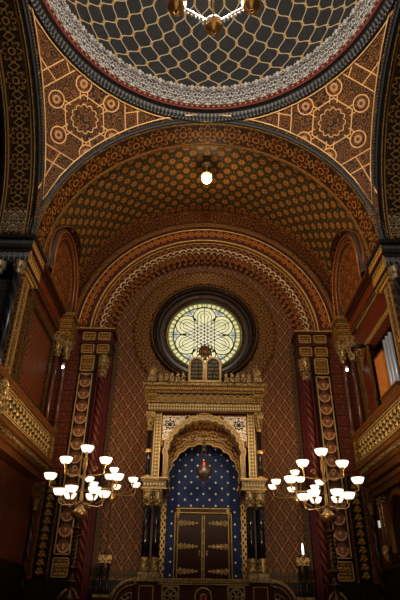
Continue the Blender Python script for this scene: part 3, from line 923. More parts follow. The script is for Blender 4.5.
        mb = MB(); mb.box(cx-.19, cx-.15, cy-.19, cy-.17, 9.93, 10.27); mb.box(cx+.15, cx+.19, cy-.19, cy-.17, 9.93, 10.27); mb.box(cx-.19, cx+.19, cy-.19, cy-.17, 10.1, 10.13); mb.build('capital_trim', gold, c, sgn)
    mb = MB(); mb.box(5.02, 5.62, 17.2, 18.1, 10.28, 10.95); mb.box(4.96, 5.62, 17.14, 18.1, 10.95, 11.12)
    struct('corner_entablature', mb, m_orn, sgn, parent=t)
    # foliage strip on lower back wall (z 2.2 .. 6.4)
    f = thing('foliage_strip', 'tall strip of gilt leaf ornament at the %s corner below the gallery' % sd, 'wall ornament', (sgn*5.05, 18.0, 2.2))
    mb = MB(); mb.box(4.86, 5.26, 18.0, 18.06, 2.2, 5.4); mb.build('backing', black, f, sgn)
    mb = MB()
    for k in range(13):
        z = 2.3+k*.24
        for s2 in (-1, 1):
            mb.tube([(5.06, 17.97, z), (5.06+s2*.08, 17.95, z+.1), (5.06+s2*.15, 17.97, z+.02)], [.045, .05, .02], 6)
            mb.tube([(5.06, 17.97, z+.08), (5.06+s2*.05, 17.95, z+.19), (5.06+s2*.11, 17.97, z+.15)], [.03, .035, .015], 6)
        mb.ball((5.06, 17.95, z+.12), (.03, .03, .09), 6, 5)
    mb.build('leaves', mat('leaf_gilt', col='#8a6a2a', metal=.4, rough=.4), f, sgn)
    mb = MB(); mb.box(5.30, 5.33, 17.98, 18.05, 2.2, 4.9); mb.box(4.80, 4.83, 17.98, 18.05, 2.2, 5.4); mb.build('edge_fillet', gold_dull, f, sgn)
    # lower corner colonnette
    c = thing('colonnette', 'dark twisted colonnette with gilt capital under the gallery in the %s corner' % sd, 'column', (sgn*5.44, 17.75, 1.2))
    mb = MB(); mb.lathe(5.44, 17.75, [(.08, 1.4), (.07, 4.1)], 10); mb.build('shaft', m_spiral_d, c, sgn)
    mb = MB(); mb.lathe(5.44, 17.75, [(.075, 4.1), (.11, 4.15), (.08, 4.2), (.15, 4.45), (.13, 4.5)], 10); mb.box(5.3, 5.58, 17.6, 17.9, 4.5, 4.95); mb.build('capital', gold_dull, c, sgn)
    mb = MB(); mb.lathe(5.44, 17.75, [(.12, 1.2), (.12, 1.3), (.08, 1.4)], 10); mb.build('base', bronze, c, sgn)
    # big pilaster on the back wall
    p = thing('pilaster', 'tall pilaster with stacked scale ornament in gilt frames, left of the organ side' if False else 'tall flat pilaster of stacked scales in gilt frame on the %s of the great arch' % sd, 'pilaster', (sgn*4.42, 18.1, 2.2))
    mb = MB(); mb.box(4.08, 4.76, 18.02, 18.25, 1.2, 9.75); mb.build('body', black, p, sgn)
    mb = MB(); mb.box(4.2, 4.64, 17.99, 18.03, 2.9, 8.95); mb.build('scale_panel', m_pil, p, sgn)
    mb = MB(); mb.box(4.22, 4.62, 17.99, 18.03, 9.12, 9.68); mb.build('upper_panel', m_orn, p, sgn)
    mb = MB(); mb.box(4.22, 4.62, 17.99, 18.03, 2.3, 2.75); mb.build('lower_panel', m_orn, p, sgn)
    mb = MB()
    for (z0, z1) in ((2.25, 2.8), (2.88, 8.98), (9.08, 9.72)):
        for xx in (4.17, 4.65): mb.box(xx, xx+.035, 17.96, 18.02, z0, z1)
        for zz in (z0, z1-.03): mb.box(4.17, 4.685, 17.96, 18.02, zz, zz+.03)
    mb.build('gilt_frame', gold, p, sgn)
    mb = MB(); mb.box(4.04, 4.8, 17.94, 18.25, 1.2, 2.2); mb.build('plinth', blackd, p, sgn)
    # tiny lamp bosses in each scale
    mb = MB()
    for k in range(13): mb.ball((4.42, 17.98, 3.05+k*.46), .035, 6, 4)
    mb.build('boss_row', gold, p, sgn)
    # pilaster entablature with two tiers of framed blocks
    en = thing('capital_block', 'two-tier gilt framed capital block carrying the %s foot of the great arch' % sd, 'capital', (sgn*4.1, 18.0, 9.75))
    mb = MB(); mb.box(3.58, 4.8, 17.98, 18.75, 9.75, 10.2); mb.box(3.55, 4.84, 17.92, 18.75, 10.2, 10.3); mb.box(3.58, 4.82, 17.95, 18.75, 10.3, 10.72); mb.box(3.5, 4.9, 17.86, 18.75, 10.72, 10.85); mb.build('block', wood_d, en, sgn)
    mb = MB()
    for (z0, z1) in ((9.8, 10.16), (10.34, 10.68)):
        for (x0, x1) in ((3.66, 4.12), (4.24, 4.72)):
            for zz in (z0, z1-.03): mb.box(x0, x1, 17.92, 17.98, zz, zz+.03)
            for xx in (x0, x1-.03): mb.box(xx, xx+.03, 17.92, 17.98, z0, z1)
    mb.box(3.5, 4.9, 17.84, 17.87, 10.8, 10.84)
    mb.build('gilt_frame', gold, en, sgn)
    mb = MB()
    for (z0, z1) in ((9.86, 10.1), (10.4, 10.62)):
        for (x0, x1) in ((3.72, 4.06), (4.3, 4.66)): mb.box(x0, x1, 17.93, 17.985, z0, z1)
    mb.build('gilt_panel', m_orn, en, sgn)
    # red half column beside the lattice wall
    c = thing('arch_column', 'slender %s column with gilt capital between lattice wall and scale pilaster, %s of the ark' % ('dark red', sd), 'column', (sgn*3.86, 18.35, 1.2))
    mb = MB(); mb.lathe(3.86, 18.2, [(.12, 1.5), (.12, 8.9)], 14); mb.build('shaft', m_spiral_r, c, sgn)
    mb = MB(); mb.box(3.56, 3.72, 18.3, 18.6, 1.2, 9.75); mb.box(3.99, 4.07, 18.12, 18.25, 1.2, 9.75); mb.build('red_flank', redm, c, sgn)
    mb = MB(); mb.lathe(3.86, 18.2, [(.12, 8.9), (.16, 8.95), (.13, 9.02), (.14, 9.2), (.25, 9.55), (.22, 9.62), (.27, 9.75)], 16, lobes=4, la=.1)
    for k in range(8):
        a = k*PI/4; mb.ball((3.86+.18*cos(a), 18.2+.18*sin(a), 9.35), (.05, .05, .09), 6, 4)
    for k in range(10):
        a = k*PI/5; mb.tube([(3.86+.12*cos(a), 18.2+.12*sin(a), 9.02), (3.86+.18*cos(a), 18.2+.18*sin(a), 9.2), (3.86+.22*cos(a), 18.2+.22*sin(a), 9.12)], [.035, .04, .012], 5)
        mb.tube([(3.86+.14*cos(a+.3), 18.2+.14*sin(a+.3), 9.25), (3.86+.21*cos(a+.3), 18.2+.21*sin(a+.3), 9.48), (3.86+.26*cos(a+.3), 18.2+.26*sin(a+.3), 9.4)], [.035, .04, .012], 5)
    mb.build('capital', gold, c, sgn)
    mb = MB(); mb.lathe(3.86, 18.2, [(.2, 1.2), (.2, 1.35), (.14, 1.42), (.17, 1.5), (.12, 1.56)], 14); mb.build('base', bronze, c, sgn)
m_spiral_d = mat('dark_twisted_shaft', lambda x, y, z: (lambda g: mix(g*.7, '#120b09', '#4e3a28'))(soft(ab(fr(at2(y, x)/(2*PI)*2+z*2.2)-.5), .15, .1)), rough=.35)
def f_spr(x, y, z):
    cu = fr(z*3.2 + at2(y+.15, x)*.6)
    g = soft(ab(cu-.5), .16, .1)
    return mix(g*.7, '#4a121a', '#8a5a44'), g, None
m_spiral_r = mat('red_twisted_shaft', f_spr, rough=.35)
side(-1); side(1)

# spotlights on the upper corners
for (x, lb) in ((-5.2, 'left'), (5.24, 'right')):
    z = 9.05 if x < 0 else 9.1
    s = thing('spotlight', 'tiny white spotlight glowing in the %s corner above the gallery' % lb, 'lamp', (x, 17.55, z))
    mb = MB(); mb.lathe(x, 17.55, [(.05, z-.02), (.06, z+.1), (.03, z+.14)], 10); mb.build('housing', mat('white_metal', col='#b8b4ac', rough=.4), s)
    mb = MB(); mb.ball((x, 17.52, z-.03), .055, 8, 6); mb.build('lens', mat('spot_lens', col='#ffffff', emit=6, ecol='#ffffff'), s)

# organ
o = thing('organ_case', 'plain orange-brown wooden organ case panel in the right gallery opening', 'organ', (5.9, 15.4, 6.4))
mb = MB(); mb.box(5.60, 5.68, 14.85, 15.62, 6.42, 8.6); mb.box(5.68, 7.2, 15.56, 15.62, 6.42, 8.6); mb.build('side_panel', wood_o, o)
mb = MB(); mb.box(5.58, 5.70, 14.82, 15.65, 8.6, 8.64); mb.build('top_edge', wood_m, o)
for k in range(3):
    yy = 14.62-k*.26; zt = 8.86
    p = thing('organ_pipe', ('blue-white metal organ pipe standing next to the orange case panel', 'blue-white metal organ pipe in the middle of the row', 'blue-white metal organ pipe nearest the crossing pier')[k], 'organ pipe', (5.65, yy, 6.4), 'organ pipes')
    mb = MB(); mb.lathe(5.65, yy, [(.02, 6.42), (.06, 7.1), (.06, zt), (.05, zt)], 12); mb.build('pipe_body', mat('tin_pipe', col='#c4d4f0', metal=.25, rough=.3), p)
    mb = MB(); mb.box(5.57, 5.60, yy-.035, yy+.035, 7.16, 7.24); mb.build('mouth', black, p)
mb = MB(); mb.box(5.3, 5.52, 13.4, 14.8, 6.75, 6.95); mb.box(5.26, 5.54, 13.4, 14.8, 6.95, 7.0)
tag(mb.build('organ_ledge', wood_m), 'brown wooden ledge at the foot of the organ pipes', 'ledge')
b = thing('wall_bracket', 'black and gold carved bracket hanging beside the organ opening', 'bracket', (5.5, 16.3, 9.2))
mb = MB(); mb.lathe(5.44, 16.35, [(.02, 8.55), (.05, 8.65), (.08, 8.72), (.06, 8.8), (.14, 9.0), (.2, 9.2), (.26, 9.3)], 14, lobes=5, la=.1); mb.build('carved_body', gold_dull, b)
mb = MB(); mb.lathe(5.44, 16.35, [(.28, 9.3), (.33, 9.34), (.33, 9.4), (.3, 9.42)], 16); mb.build('abacus', black, b)
for k in range(3):
    a = PI+(-1+k)*.8
    mb = MB(); mb.tube([(5.44+.2*cos(a), 16.35+.2*sin(a), 9.22), (5.44+.3*cos(a), 16.35+.3*sin(a), 9.12), (5.44+.24*cos(a), 16.35+.24*sin(a), 9.0)], .035, 6); mb.build('scroll', gold, b)
# right aedicule
a_ = thing('arched_niche', 'warm wooden framed round-arched niche with gilt console, under the organ gallery', 'niche', (5.5, 16, 2.7))
mb = MB(); mb.box(5.22, 5.6, 13.5, 17.25, 4.72, 4.84); mb.box(5.32, 5.6, 13.5, 17.1, 4.55, 4.72); mb.build('cornice', wood_m, a_)
mb = MB(); mb.box(5.48, 5.6, 13.5, 16.9, 2.7, 4.55); mb.build('surround', wood_d, a_)
mb = MB(); mb.arch('yz', (15.2, 3.5), [(1.0, 5.48), (1.0, 5.38), (.82, 5.34), (.78, 5.46)], n=32, closed=True, legs=2.9); mb.build('arch_band', wood_m, a_)
mb = MB(); mb.plate([(14.42, 2.9)] + [(15.2-.78*cos(PI*i/24), 3.5+.78*sin(PI*i/24)) for i in range(25)] + [(15.98, 2.9)], 'yz', 5.44, 5.478); mb.build('opening_shade_plate', black, a_)  # flat black plate painted in for the shade inside the arch
mb = MB(); mb.box(5.36, 5.48, 16.35, 16.75, 3.1, 4.5); mb.build('pilaster_strip', wood_m, a_)
mb = MB(); mb.tube([(5.36, 16.55, 3.1), (5.28, 16.55, 2.95), (5.34, 16.55, 2.75), (5.42, 16.55, 2.65)], [.12, .11, .07, .03], 8)
mb.build('console', gold, a_)
mb = MB()
for zz in (4.4, 4.3): mb.box(5.32, 5.5, 16.3, 16.8, zz, zz+.04)
mb.build('gilt_band', gold, a_)
mb = MB(); mb.tube([(5.35, 16.42, 3.2), (5.35, 16.42, 4.4)], .025, 6); mb.tube([(5.35, 16.68, 3.2), (5.35, 16.68, 4.4)], .025, 6); mb.build('gilt_bead', gold, a_)
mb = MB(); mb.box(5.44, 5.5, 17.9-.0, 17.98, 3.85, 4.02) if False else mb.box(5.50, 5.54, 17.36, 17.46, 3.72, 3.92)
tag(mb.build('wall_switch', mat('glowing_white_plastic', col='#e8ecf0', rough=.4, emit=.5)), 'tiny white switch plate on the dark right wall near the corner colonnette', 'switch')  # plate is no lamp, a faint glow is added to its material

# ------------------------------------------------------------------ THE ARK
ark = thing('torah_ark', 'tall gilded ark with blue starred niche, paired black columns and scalloped arches', 'ark', (0, 17, 1.2))
def A(name, mb, m, parent=None, mirror=1): return mb.build(name, m, parent or ark, mirror)
YA = 16.5
mb = MB(); mb.box(-2.0, 2.0, 16.35, 18.78, 1.2, 2.16); A('podium', mb, wood_d)
# side bodies (upper)
for sgn in (-1, 1):
    mb = MB(); mb.box(1.42, 1.86, YA, 18.78, 4.9, 7.0); ub = A('upper_pier', mb, wood_d, mirror=sgn)
    mb = MB(); mb.box(1.44, 1.60, YA-.04, YA, 4.95, 6.98); mb.build('cream_strip', m_dotb, ub, sgn)
    mb = MB(); mb.box(1.40, 1.43, YA-.06, YA, 4.92, 7.0); mb.box(1.60, 1.63, YA-.06, YA, 4.92, 7.0); mb.build('gilt_edge', gold, ub, sgn)
    mb = MB(); mb.lathe(1.76, YA-.06, [(.1, 4.92), (.1, 5.0), (.07, 5.05), (.065, 5.7), (.085, 5.72), (.085, 5.78), (.062, 5.8), (.06, 6.4)], 12); co = A('colonnette', mb, blackm, mirror=sgn)
    mb = MB(); mb.lathe(1.76, YA-.06, [(.065, 6.4), (.09, 6.44), (.07, 6.5), (.14, 6.78), (.12, 6.82)], 12, lobes=4, la=.12); mb.box(1.62, 1.9, YA-.2, YA+.05, 6.82, 7.0); mb.build('capital', gold, co, sgn)
    mb = MB(); mb.lathe(1.76, YA-.06, [(.09, 5.70), (.095, 5.75), (.09, 5.8)], 12); mb.lathe(1.76, YA-.06, [(.12, 4.9), (.12, 4.97), (.08, 5.03)], 12); mb.build('gilt_ring', gold, co, sgn)
    # impost
    mb = MB(); mb.box(1.13, 1.88, YA-.24, 17.5, 4.58, 4.64); mb.box(1.16, 1.85, YA-.2, 17.5, 4.64, 4.84); mb.box(1.11, 1.92, YA-.26, 17.5, 4.84, 4.92)
    im = A('impost_block', mb, stone, mirror=sgn)
    mb = MB(); mb.box(1.2, 1.82, YA-.22, YA-.2, 4.67, 4.81); mb.build('impost_panel', m_dotb, im, sgn)
    mb = MB(); mb.box(1.12, 1.90, YA-.26, YA-.24, 4.58, 4.61); mb.box(1.1, 1.93, YA-.28, YA-.26, 4.88, 4.92); mb.build('gilt_line', gold, im, sgn)
    # paired black columns front (and a pair behind)
    for cx in (1.70, 1.40):
        for cy in (YA-.02, YA+.5):
            mb = MB(); mb.lathe(cx, cy, [(.098, 2.72), (.098, 3.2), (.088, 4.14)], 14); c = A('column', mb, blackm, mirror=sgn)
            mb = MB(); mb.lathe(cx, cy, [(.088, 4.12), (.115, 4.15), (.09, 4.2), (.1, 4.3), (.155, 4.5), (.14, 4.52)], 12, lobes=4, la=.1)
            for k in range(8):
                a = k*PI/4+.4; mb.ball((cx+.115*cos(a), cy+.115*sin(a), 4.36), (.035, .035, .07), 6, 4)
            
            for k in range(8):
                a = k*PI/4; mb.tube([(cx+.09*cos(a), cy+.09*sin(a), 4.2), (cx+.13*cos(a), cy+.13*sin(a), 4.3), (cx+.15*cos(a), cy+.15*sin(a), 4.27)], [.03, .03, .012], 5)
            mb.box(cx-.145, cx+.145, cy-.145, cy+.145, 4.52, 4.58); mb.build('capital', gold, c, sgn)
            mb = MB(); mb.lathe(cx, cy, [(.13, 2.36), (.14, 2.42), (.11, 2.48), (.1, 2.6), (.125, 2.66), (.098, 2.74)], 14); mb.build('base', gold, c, sgn)
            mb = MB(); mb.box(cx-.14, cx+.14, cy-.14, cy+.14, 2.2, 2.36); mb.build('plinth', stone, c, sgn)
    # gilt lattice jamb strips
    mb = MB(); mb.box(1.16, 1.32, 17.05, 17.15, 2.2, 4.3); A('jamb_strip', mb, m_gstrip, mirror=sgn)
    for nm_, bx in (('jamb_capital', (1.14, 1.36, 17.03, 17.17, 4.3, 4.4)), ('jamb_cap', (1.12, 1.36, 17.02, 17.17, 4.5, 4.58)), ('jamb_base', (1.14, 1.36, 17.03, 17.17, 2.16, 2.26))):
        mb = MB(); mb.box(*bx); A(nm_, mb, gold_dull, mirror=sgn)
    mb = MB(); mb.box(1.15, 1.34, 17.04, 17.16, 4.4, 4.5); A('jamb_red_block', mb, redm, mirror=sgn)
    mb = MB(); mb.box(1.30, 1.86, 17.15, 18.78, 2.16, 4.6); A('side_wall', mb, wood_d, mirror=sgn)
    # white and black spandrel
    poly = []
    n = 16
    aa0 = math.acos(min(1, 1.38/1.40)) if False else 0.
    pts = [(1.24*cos(a), 5.62+1.24*sin(a)) for a in [R_(12+78*i/n) for i in range(n+1)]]
    poly = [(1.38, 5.9)] + [p for p in pts if p[1] > 5.9] + [(0.02, 6.95), (1.38, 6.95)]
    mb = MB(); mb.plate(poly, 'xz', YA-.01, YA+.05); A('spandrel', mb, m_carved, mirror=sgn)
    poly = [(1.36, 6.08)] + [(1.30*cos(a), 5.62+1.30*sin(a)) for a in [R_(24+36*i/10) for i in range(11)]] + [(.60, 6.90), (1.36, 6.90)]
    mb = MB(); mb.plate(poly, 'xz', YA-.03, YA-.008); A('white_spandrel_inlay', mb, m_wspand, mirror=sgn)
    # corner finials
    mb = MB(); mb.box(1.64, 1.9, YA-.34, YA-.1, 8.0, 8.2); mb.lathe(1.77, YA-.22, [(.1, 8.2), (.16, 8.3), (.165, 8.4), (.1, 8.5), (.03, 8.55), (.035, 8.6), (.005, 8.66)], 12, lobes=6, la=.06); A('finial', mb, gold, mirror=sgn)
    for k in range(5):
        x = .72+k*.19
        mb = MB()
        mb.box(x-.07, x+.07, YA-.31, YA-.22, 8.0, 8.06)
        mb.plate([(x-.05, 8.06), (x-.075, 8.16), (x-.045, 8.2), (x-.06, 8.27), (x-.02, 8.30), (x, 8.37), (x+.02, 8.30), (x+.06, 8.27), (x+.045, 8.2), (x+.075, 8.16), (x+.05, 8.06)], 'xz', YA-.29, YA-.24)
        mb.ball((x, YA-.30, 8.17), (.03, .02, .05), 6, 4)
        A('cresting_palmette', mb, gold, mirror=sgn)
# front arch scalloped mouldings
def scal(n, amp): return lambda a: amp*abs(sin(a*n))
mb = MB(); mb.arch('xz', (0, 5.62), [(1.26, YA-.02), (1.25, YA-.08), (1.16, YA-.08), (1.12, YA+.02), (1.12, YA+.3)], n=168, rf=scal(14, .05), closed=False, legs=4.92); fa = A('front_arch', mb, stone)
mb = MB(); mb.tube([(-1.27, YA-.06, 4.92)] + [(-(1.27+.05*abs(sin(PI*i/112*14)))*cos(PI*i/112), YA-.06, 5.62+(1.27+.05*abs(sin(PI*i/112*14)))*sin(PI*i/112)) for i in range(113)] + [(1.27, YA-.06, 4.92)], .028, 5); mb.build('gilt_line', gold, fa)
mb = MB(); mb.tube([(-1.14, YA-.07, 4.92)] + [(-(1.14+.05*abs(sin(PI*i/112*14)))*cos(PI*i/112), YA-.07, 5.62+(1.14+.05*abs(sin(PI*i/112*14)))*sin(PI*i/112)) for i in range(113)] + [(1.14, YA-.07, 4.92)], .022, 5); mb.build('gilt_line', gold, fa)
# vestibule ceiling/soffit and inner arch wall
mb = MB(); mb.arch('xz', (0, 5.62), [(1.14, YA+.3), (1.14, 17.12)], n=48, closed=False, legs=4.6); A('arch_soffit', mb, m_carved)
mb = MB()
outer = [(1.3*cos(PI*i/112), 5.62+1.25*sin(PI*i/112)) for i in range(113)]
r0, r1 = [], []
for i in range(113):
    a = -R_(18)+(PI+R_(36))*i/112
    rr = 1.10+.05*abs(sin(PI*i/112*12))
    r0.append((rr*cos(a), 17.08, 5.02+rr*sin(a)))
    k = 1.28 if sin(a) < 0 else 1.28+.5*sin(a)
    r1.append((1.3*cos(a) if True else 0, 17.08, 5.02+(1.82*sin(a) if sin(a) > 0 else 1.28*sin(a))))
mb.grid([r0, r1], sm=False); r0b = [(x, 17.3, z) for x, y, z in r0]; mb.grid([r0, r0b], sm=False)
ia = A('inner_arch', mb, m_carved)
for off, rt in ((.0, .03), (.09, .018), (.2, .02)):
    mb = MB(); mb.tube([(x*(1.1+off)/1.1, 17.05, 5.02+(z-5.02)*(1.1+off)/1.1) for x, y, z in r0], rt, 5); mb.build('gilt_line', gold, ia)
mb = MB(); mb.lathe(0, 17.0, [(.02, 6.42), (.1, 6.45), (.12, 6.5), (.02, 6.56)], 12)
for sgn in (-1, 1):
    mb.tube([(sgn*.1, 17.03, 6.5), (sgn*.3, 17.02, 6.56), (sgn*.45, 17.03, 6.48), (sgn*.36, 17.03, 6.42)], .022, 5)
mb.build('crest_scroll', gold, ia)
mb = MB(); mb.box(-1.0, 1.0, 17.02, 17.07, 6.28, 6.33); mb.build('lintel_bar', gold, ia)
for sgn in (-1, 1):
    mb = MB()
    for k in range(8):
        a = k*PI/4; mb.ball((sgn*1.0+.07*cos(a), 17.04, 5.98+.07*sin(a)), (.035, .02, .035), 6, 4)
    mb.build('rosette', bronze, ia)
# starry niche
mb = MB(); mb.box(-1.36, 1.36, 17.6, 17.66, 2.16, 6.5); A('starred_niche', mb, m_blue)
mb = MB(); mb.box(-1.36, -1.30, 17.16, 17.6, 2.16, 6.5); mb.box(1.30, 1.36, 17.16, 17.6, 2.16, 6.5); A('niche_side', mb, m_blue)
# doors
df = MB()
for sgn in (-1, 1): df.box(sgn*.78, sgn*.9, 17.46, 17.6, 2.16, 4.14)
df.box(-.9, .9, 17.46, 17.6, 4.06, 4.18); df.box(-.8, .8, 17.44, 17.6, 4.18, 4.24)
fr2 = A('door_frame', df, bronze)
mb = MB()
for sgn in (-1, 1):
    for xx in (.79, .885): mb.box(sgn*xx-.01, sgn*xx+.01, 17.44, 17.47, 2.2, 4.1)
    for q in range(3): mb.ball((sgn*(.80+q*.0), 17.44, 4.10-q*.07), (.07-.015*q, .03, .05), 8, 5)
    mb.tube([(sgn*.86, 17.44, 4.2), (sgn*.74, 17.43, 4.14), (sgn*.80, 17.43, 4.02), (sgn*.9, 17.44, 4.08)], .03, 6)
for zz in (4.07, 4.2): mb.box(-.84, .84, 17.43, 17.46, zz, zz+.025)
mb.build('gilt_trim', gold, fr2)
for sgn in (-1, 1):
    mb = MB(); mb.box(sgn*.005, sgn*.78, 17.5, 17.56, 2.18, 4.05); d = A('door', mb, mat('oxblood_door', lambda x, y, z: mix(noise(vec(x*3, y, z*.8), 6, 2), '#1c0906', '#34110b'), rough=.22))
    mb = MB(); mb.box(sgn*.02, sgn*.045, 17.485, 17.5, 2.2, 4.03); mb.build('gilt_edge', gold, d)
    for zz in (3.78, 3.12, 2.44):
        mb = MB()
        mb.tube([(sgn*.76, 17.48, zz), (sgn*.2, 17.48, zz)], [.04, .018], 6)
        for q in range(4):
            xx = .68-q*.12; hh = .085-.014*q
            for s2 in (-1, 1): mb.tube([(sgn*(xx+.05), 17.48, zz), (sgn*(xx+.01), 17.47, zz+s2*hh), (sgn*(xx-.05), 17.47, zz+s2*hh*.5)], .02, 5)
        mb.ball((sgn*.2, 17.48, zz), (.05, .02, .04), 6, 4); mb.ball((sgn*.74, 17.47, zz), (.05, .02, .07), 6, 4)
        mb.build('hinge_strap', gold, d)
    mb = MB(); mb.ball((sgn*.12, 17.46, 2.98), .035, 8, 6); mb.tube([(sgn*.12, 17.46, 2.98), (sgn*.12, 17.5, 2.98)], .015, 6); mb.ball((sgn*.12, 17.48, 2.9), (.025, .02, .05), 6, 4); mb.build('knob', brass, d)
# entablature
mb = MB(); mb.box(-1.9, 1.9, YA-.08, 18.78, 7.0, 7.34); en = A('entablature', mb, wood_d)
mb = MB(); mb.box(-1.86, 1.86, YA-.11, YA-.08, 7.06, 7.28); mb.build('cream_band', m_dotb, en)
mb = MB(); mb.box(-1.86, 1.86, YA-.14, 18.78, 7.36, 7.70); mb.build('frieze', m_frieze, en)
mb = MB()
for k in range(15):                                    # little interlaced arcade in relief
    x = -1.54+k*.22
    mb.tube([(x+.14*cos(PI*i/8), YA-.16, 7.44+.15*sin(PI*i/8)) for i in range(9)], .012, 4)
    mb.tube([(x+.075*cos(PI*i/6), YA-.16, 7.42+.08*sin(PI*i/6)) for i in range(7)], .009, 4)
mb.build('arcade_relief', gold, en)
mb = MB(); mb.box(-1.93, 1.93, YA-.17, 18.78, 7.34, 7.38); mb.box(-1.93, 1.93, YA-.17, 18.78, 7.68, 7.72); mb.box(-1.98, 1.98, YA-.22, 18.78, 7.76, 7.82); mb.box(-2.08, 2.08, YA-.32, 18.78, 7.88, 7.96); mb.box(-1.93, 1.93, YA-.12, 18.78, 7.28, 7.31); mb.build('gilt_cornice', gold, en)
mb = MB(); mb.box(-1.95, 1.95, YA-.19, 18.78, 7.72, 7.76); mb.box(-2.02, 2.02, YA-.26, 18.78, 7.82, 7.88); mb.box(-1.98, 1.98, YA-.22, 18.78, 7.96, 8.0); mb.build('cornice_core', wood_m, en)
mb = MB()
for k in range(58): mb.box(-1.96+k*.0682, -1.925+k*.0682, YA-.27, YA-.22, 7.77, 7.83)
mb.build('dentils', gold, en)
for sgn in (-1, 1):
    mb = MB(); mb.box(sgn*1.6, sgn*1.93, YA-.18, YA-.14, 7.4, 7.66); mb.build('corner_block', m_orn, en)
# cartouche above the front arch
mb = MB(); mb.tube([(-.28, YA-.08, 6.92), (-.12, YA-.1, 6.97), (.12, YA-.1, 6.97), (.28, YA-.08, 6.92)], .02, 5); mb.build('gilt_scroll', gold, fa)

# tablets of the law
YT = 16.32
tb = thing('stone_tablets', 'twin round-topped black tablets with gold writing and rosette on top of the ark', 'tablets', (0, YT-.05, 8.0))
INS = []
LINES_R = ['אנכי יי', 'לא יהיה', 'לא תשא', 'זכור את', 'כבד את']
LINES_L = ['לא תרצח', 'לא תנאף', 'לא תגנב', 'לא תענה', 'לא תחמד']
for sgn in (-1, 1):
    cx = sgn*.28
    def tabl(w, z0, z1, n=16): return [(cx-w, z0), (cx+w, z0)] + [(cx+w*cos(PI*i/n), z1+w*sin(PI*i/n)) for i in range(n+1)]
    mb = MB(); mb.plate(tabl(.275, 8.0, 8.66), 'xz', YT-.1, YT+.0); f = mb.build('tablet_frame', gold, tb)
    mb = MB(); mb.plate(tabl(.205, 8.08, 8.66), 'xz', YT-.112, YT-.10); mb.build('tablet_face', mat('black_slate', col='#0c0c0e', rough=.35), f)
    for k, L in enumerate(LINES_R if sgn > 0 else LINES_L):
        cu = bpy.data.curves.new('inscription', 'FONT'); cu.body = L[::-1]; cu.size = .112; cu.align_x = 'CENTER'; cu.extrude = .001
        ob = bpy.data.objects.new('inscription', cu); COL.objects.link(ob); ob.parent = f
        ob.location = (cx, YT-.116-(YT-.05), 8.70-k*.135-8.0); ob.rotation_euler = (PI/2, 0, 0)
        ob.location = (cx-0, -.066, .70-k*.135)
        INS.append((ob, f))
mb = MB(); mb.tube([(.2*cos(2*PI*i/24), YT-.06, 9.14+.2*sin(2*PI*i/24)) for i in range(24)], .03, 6, closed=True)
for k in range(12):
    a = k*PI/6; mb.ball((.26*cos(a), YT-.06, 9.14+.26*sin(a)), .035, 6, 4)
for k in range(2):
    pts = [(.17*cos(PI/2+k*PI+i*2*PI/3), YT-.07, 9.14+.17*sin(PI/2+k*PI+i*2*PI/3)) for i in range(3)]; mb.tube(pts, .015, 4, closed=True)
mb.plate(circ(0, 9.14, .19, 20), 'xz', YT-.05, YT-.03); mb.box(-.06, .06, YT-.08, YT, 8.85, 8.96)
mb.build('star_medallion', gold_dull, tb)

bpy.context.view_layer.update()
dg = bpy.context.evaluated_depsgraph_get()
lg = mat('letter_gold', col='#b09460', rough=.5)
for ob, f in INS:                       # letters become plain meshes
    me = bpy.data.meshes.new_from_object(ob.evaluated_get(dg)); me.materials.clear(); me.materials.append(lg)
    n = bpy.data.objects.new('inscription_line', me); COL.objects.link(n); n.parent = f; n.location = ob.location; n.rotation_euler = ob.rotation_euler
    bpy.data.objects.remove(ob)
# eternal light
el = thing('hanging_lamp', 'small silver hanging lamp with red light on chains in the ark arch', 'lamp', (0, 16.6, 4.7))
ys = 16.62
mb = MB(); mb.lathe(0, ys, [(.005, 4.72), (.025, 4.78), (.015, 4.86), (.06, 4.9), (.13, 4.98), (.2, 5.08), (.235, 5.2), (.2, 5.28), (.15, 5.31), (.17, 5.35)], 16, lobes=8, la=.05); mb.build('bowl', mat('tarnished_silver', col='#a08c80', metal=.85, rough=.3), el)
mb = MB()
for k in range(4):
    a = k*PI/2+.5; mb.tube([(.15*cos(a), ys+.15*sin(a), 5.32), (.03*cos(a), ys+.03*sin(a), 6.1), (0, ys, 6.3)], .008, 4)
mb.tube([(0, ys, 6.3), (0, ys, 6.66)], .01, 4); mb.build('chain', gold_dull, el)
mb = MB(); mb.lathe(0, ys, [(.02, 5.3), (.035, 5.36), (.035, 5.42), (.02, 5.46)], 10); mb.build('red_glass', mat('red_glass_glow', col='#ff5030', emit=2.2, ecol='#ff3818'), el)

# ------------------------------------------------------------------ bimah balustrade
bl = thing('sanctuary_balustrade', 'low dark balustrade with pierced rosettes and curved ends before the ark', 'balustrade', (0, 16.2, 1.2))
yb = 16.2
mb = MB(); mb.box(-1.92, 1.92, yb-.08, yb+.14, 2.10, 2.2); mb.build('top_rail', stone, bl)
mb = MB(); mb.box(-1.9, 1.9, yb-.0, yb+.08, 1.2, 2.10); mb.build('panel_back', wood_d, bl)
mb = MB(); mb.box(-1.94, 1.94, yb-.1, yb-.08, 2.17, 2.2); mb.box(-1.9, 1.9, yb-.06, yb-.04, 2.05, 2.08); mb.build('gilt_line', gold, bl)
def rosp(mb, cx, cz, r, y, q=6, half=False):
    mb.tube([(cx+r*cos(2*PI*i/24), y, cz+r*sin(2*PI*i/24)) for i in range(24)], .022, 4, closed=True)
    for k in range(q):
        a = 2*PI*k/q+PI/2
        c = (cx+r*.55*cos(a), cz+r*.55*sin(a)); rr = r*.33
        mb.tube([(c[0]+rr*cos(2*PI*i/12), y, c[1]+rr*sin(2*PI*i/12)) for i in range(12)], .016, 4, closed=True)
    mb.ball((cx, y, cz), r*.2, 8, 5)
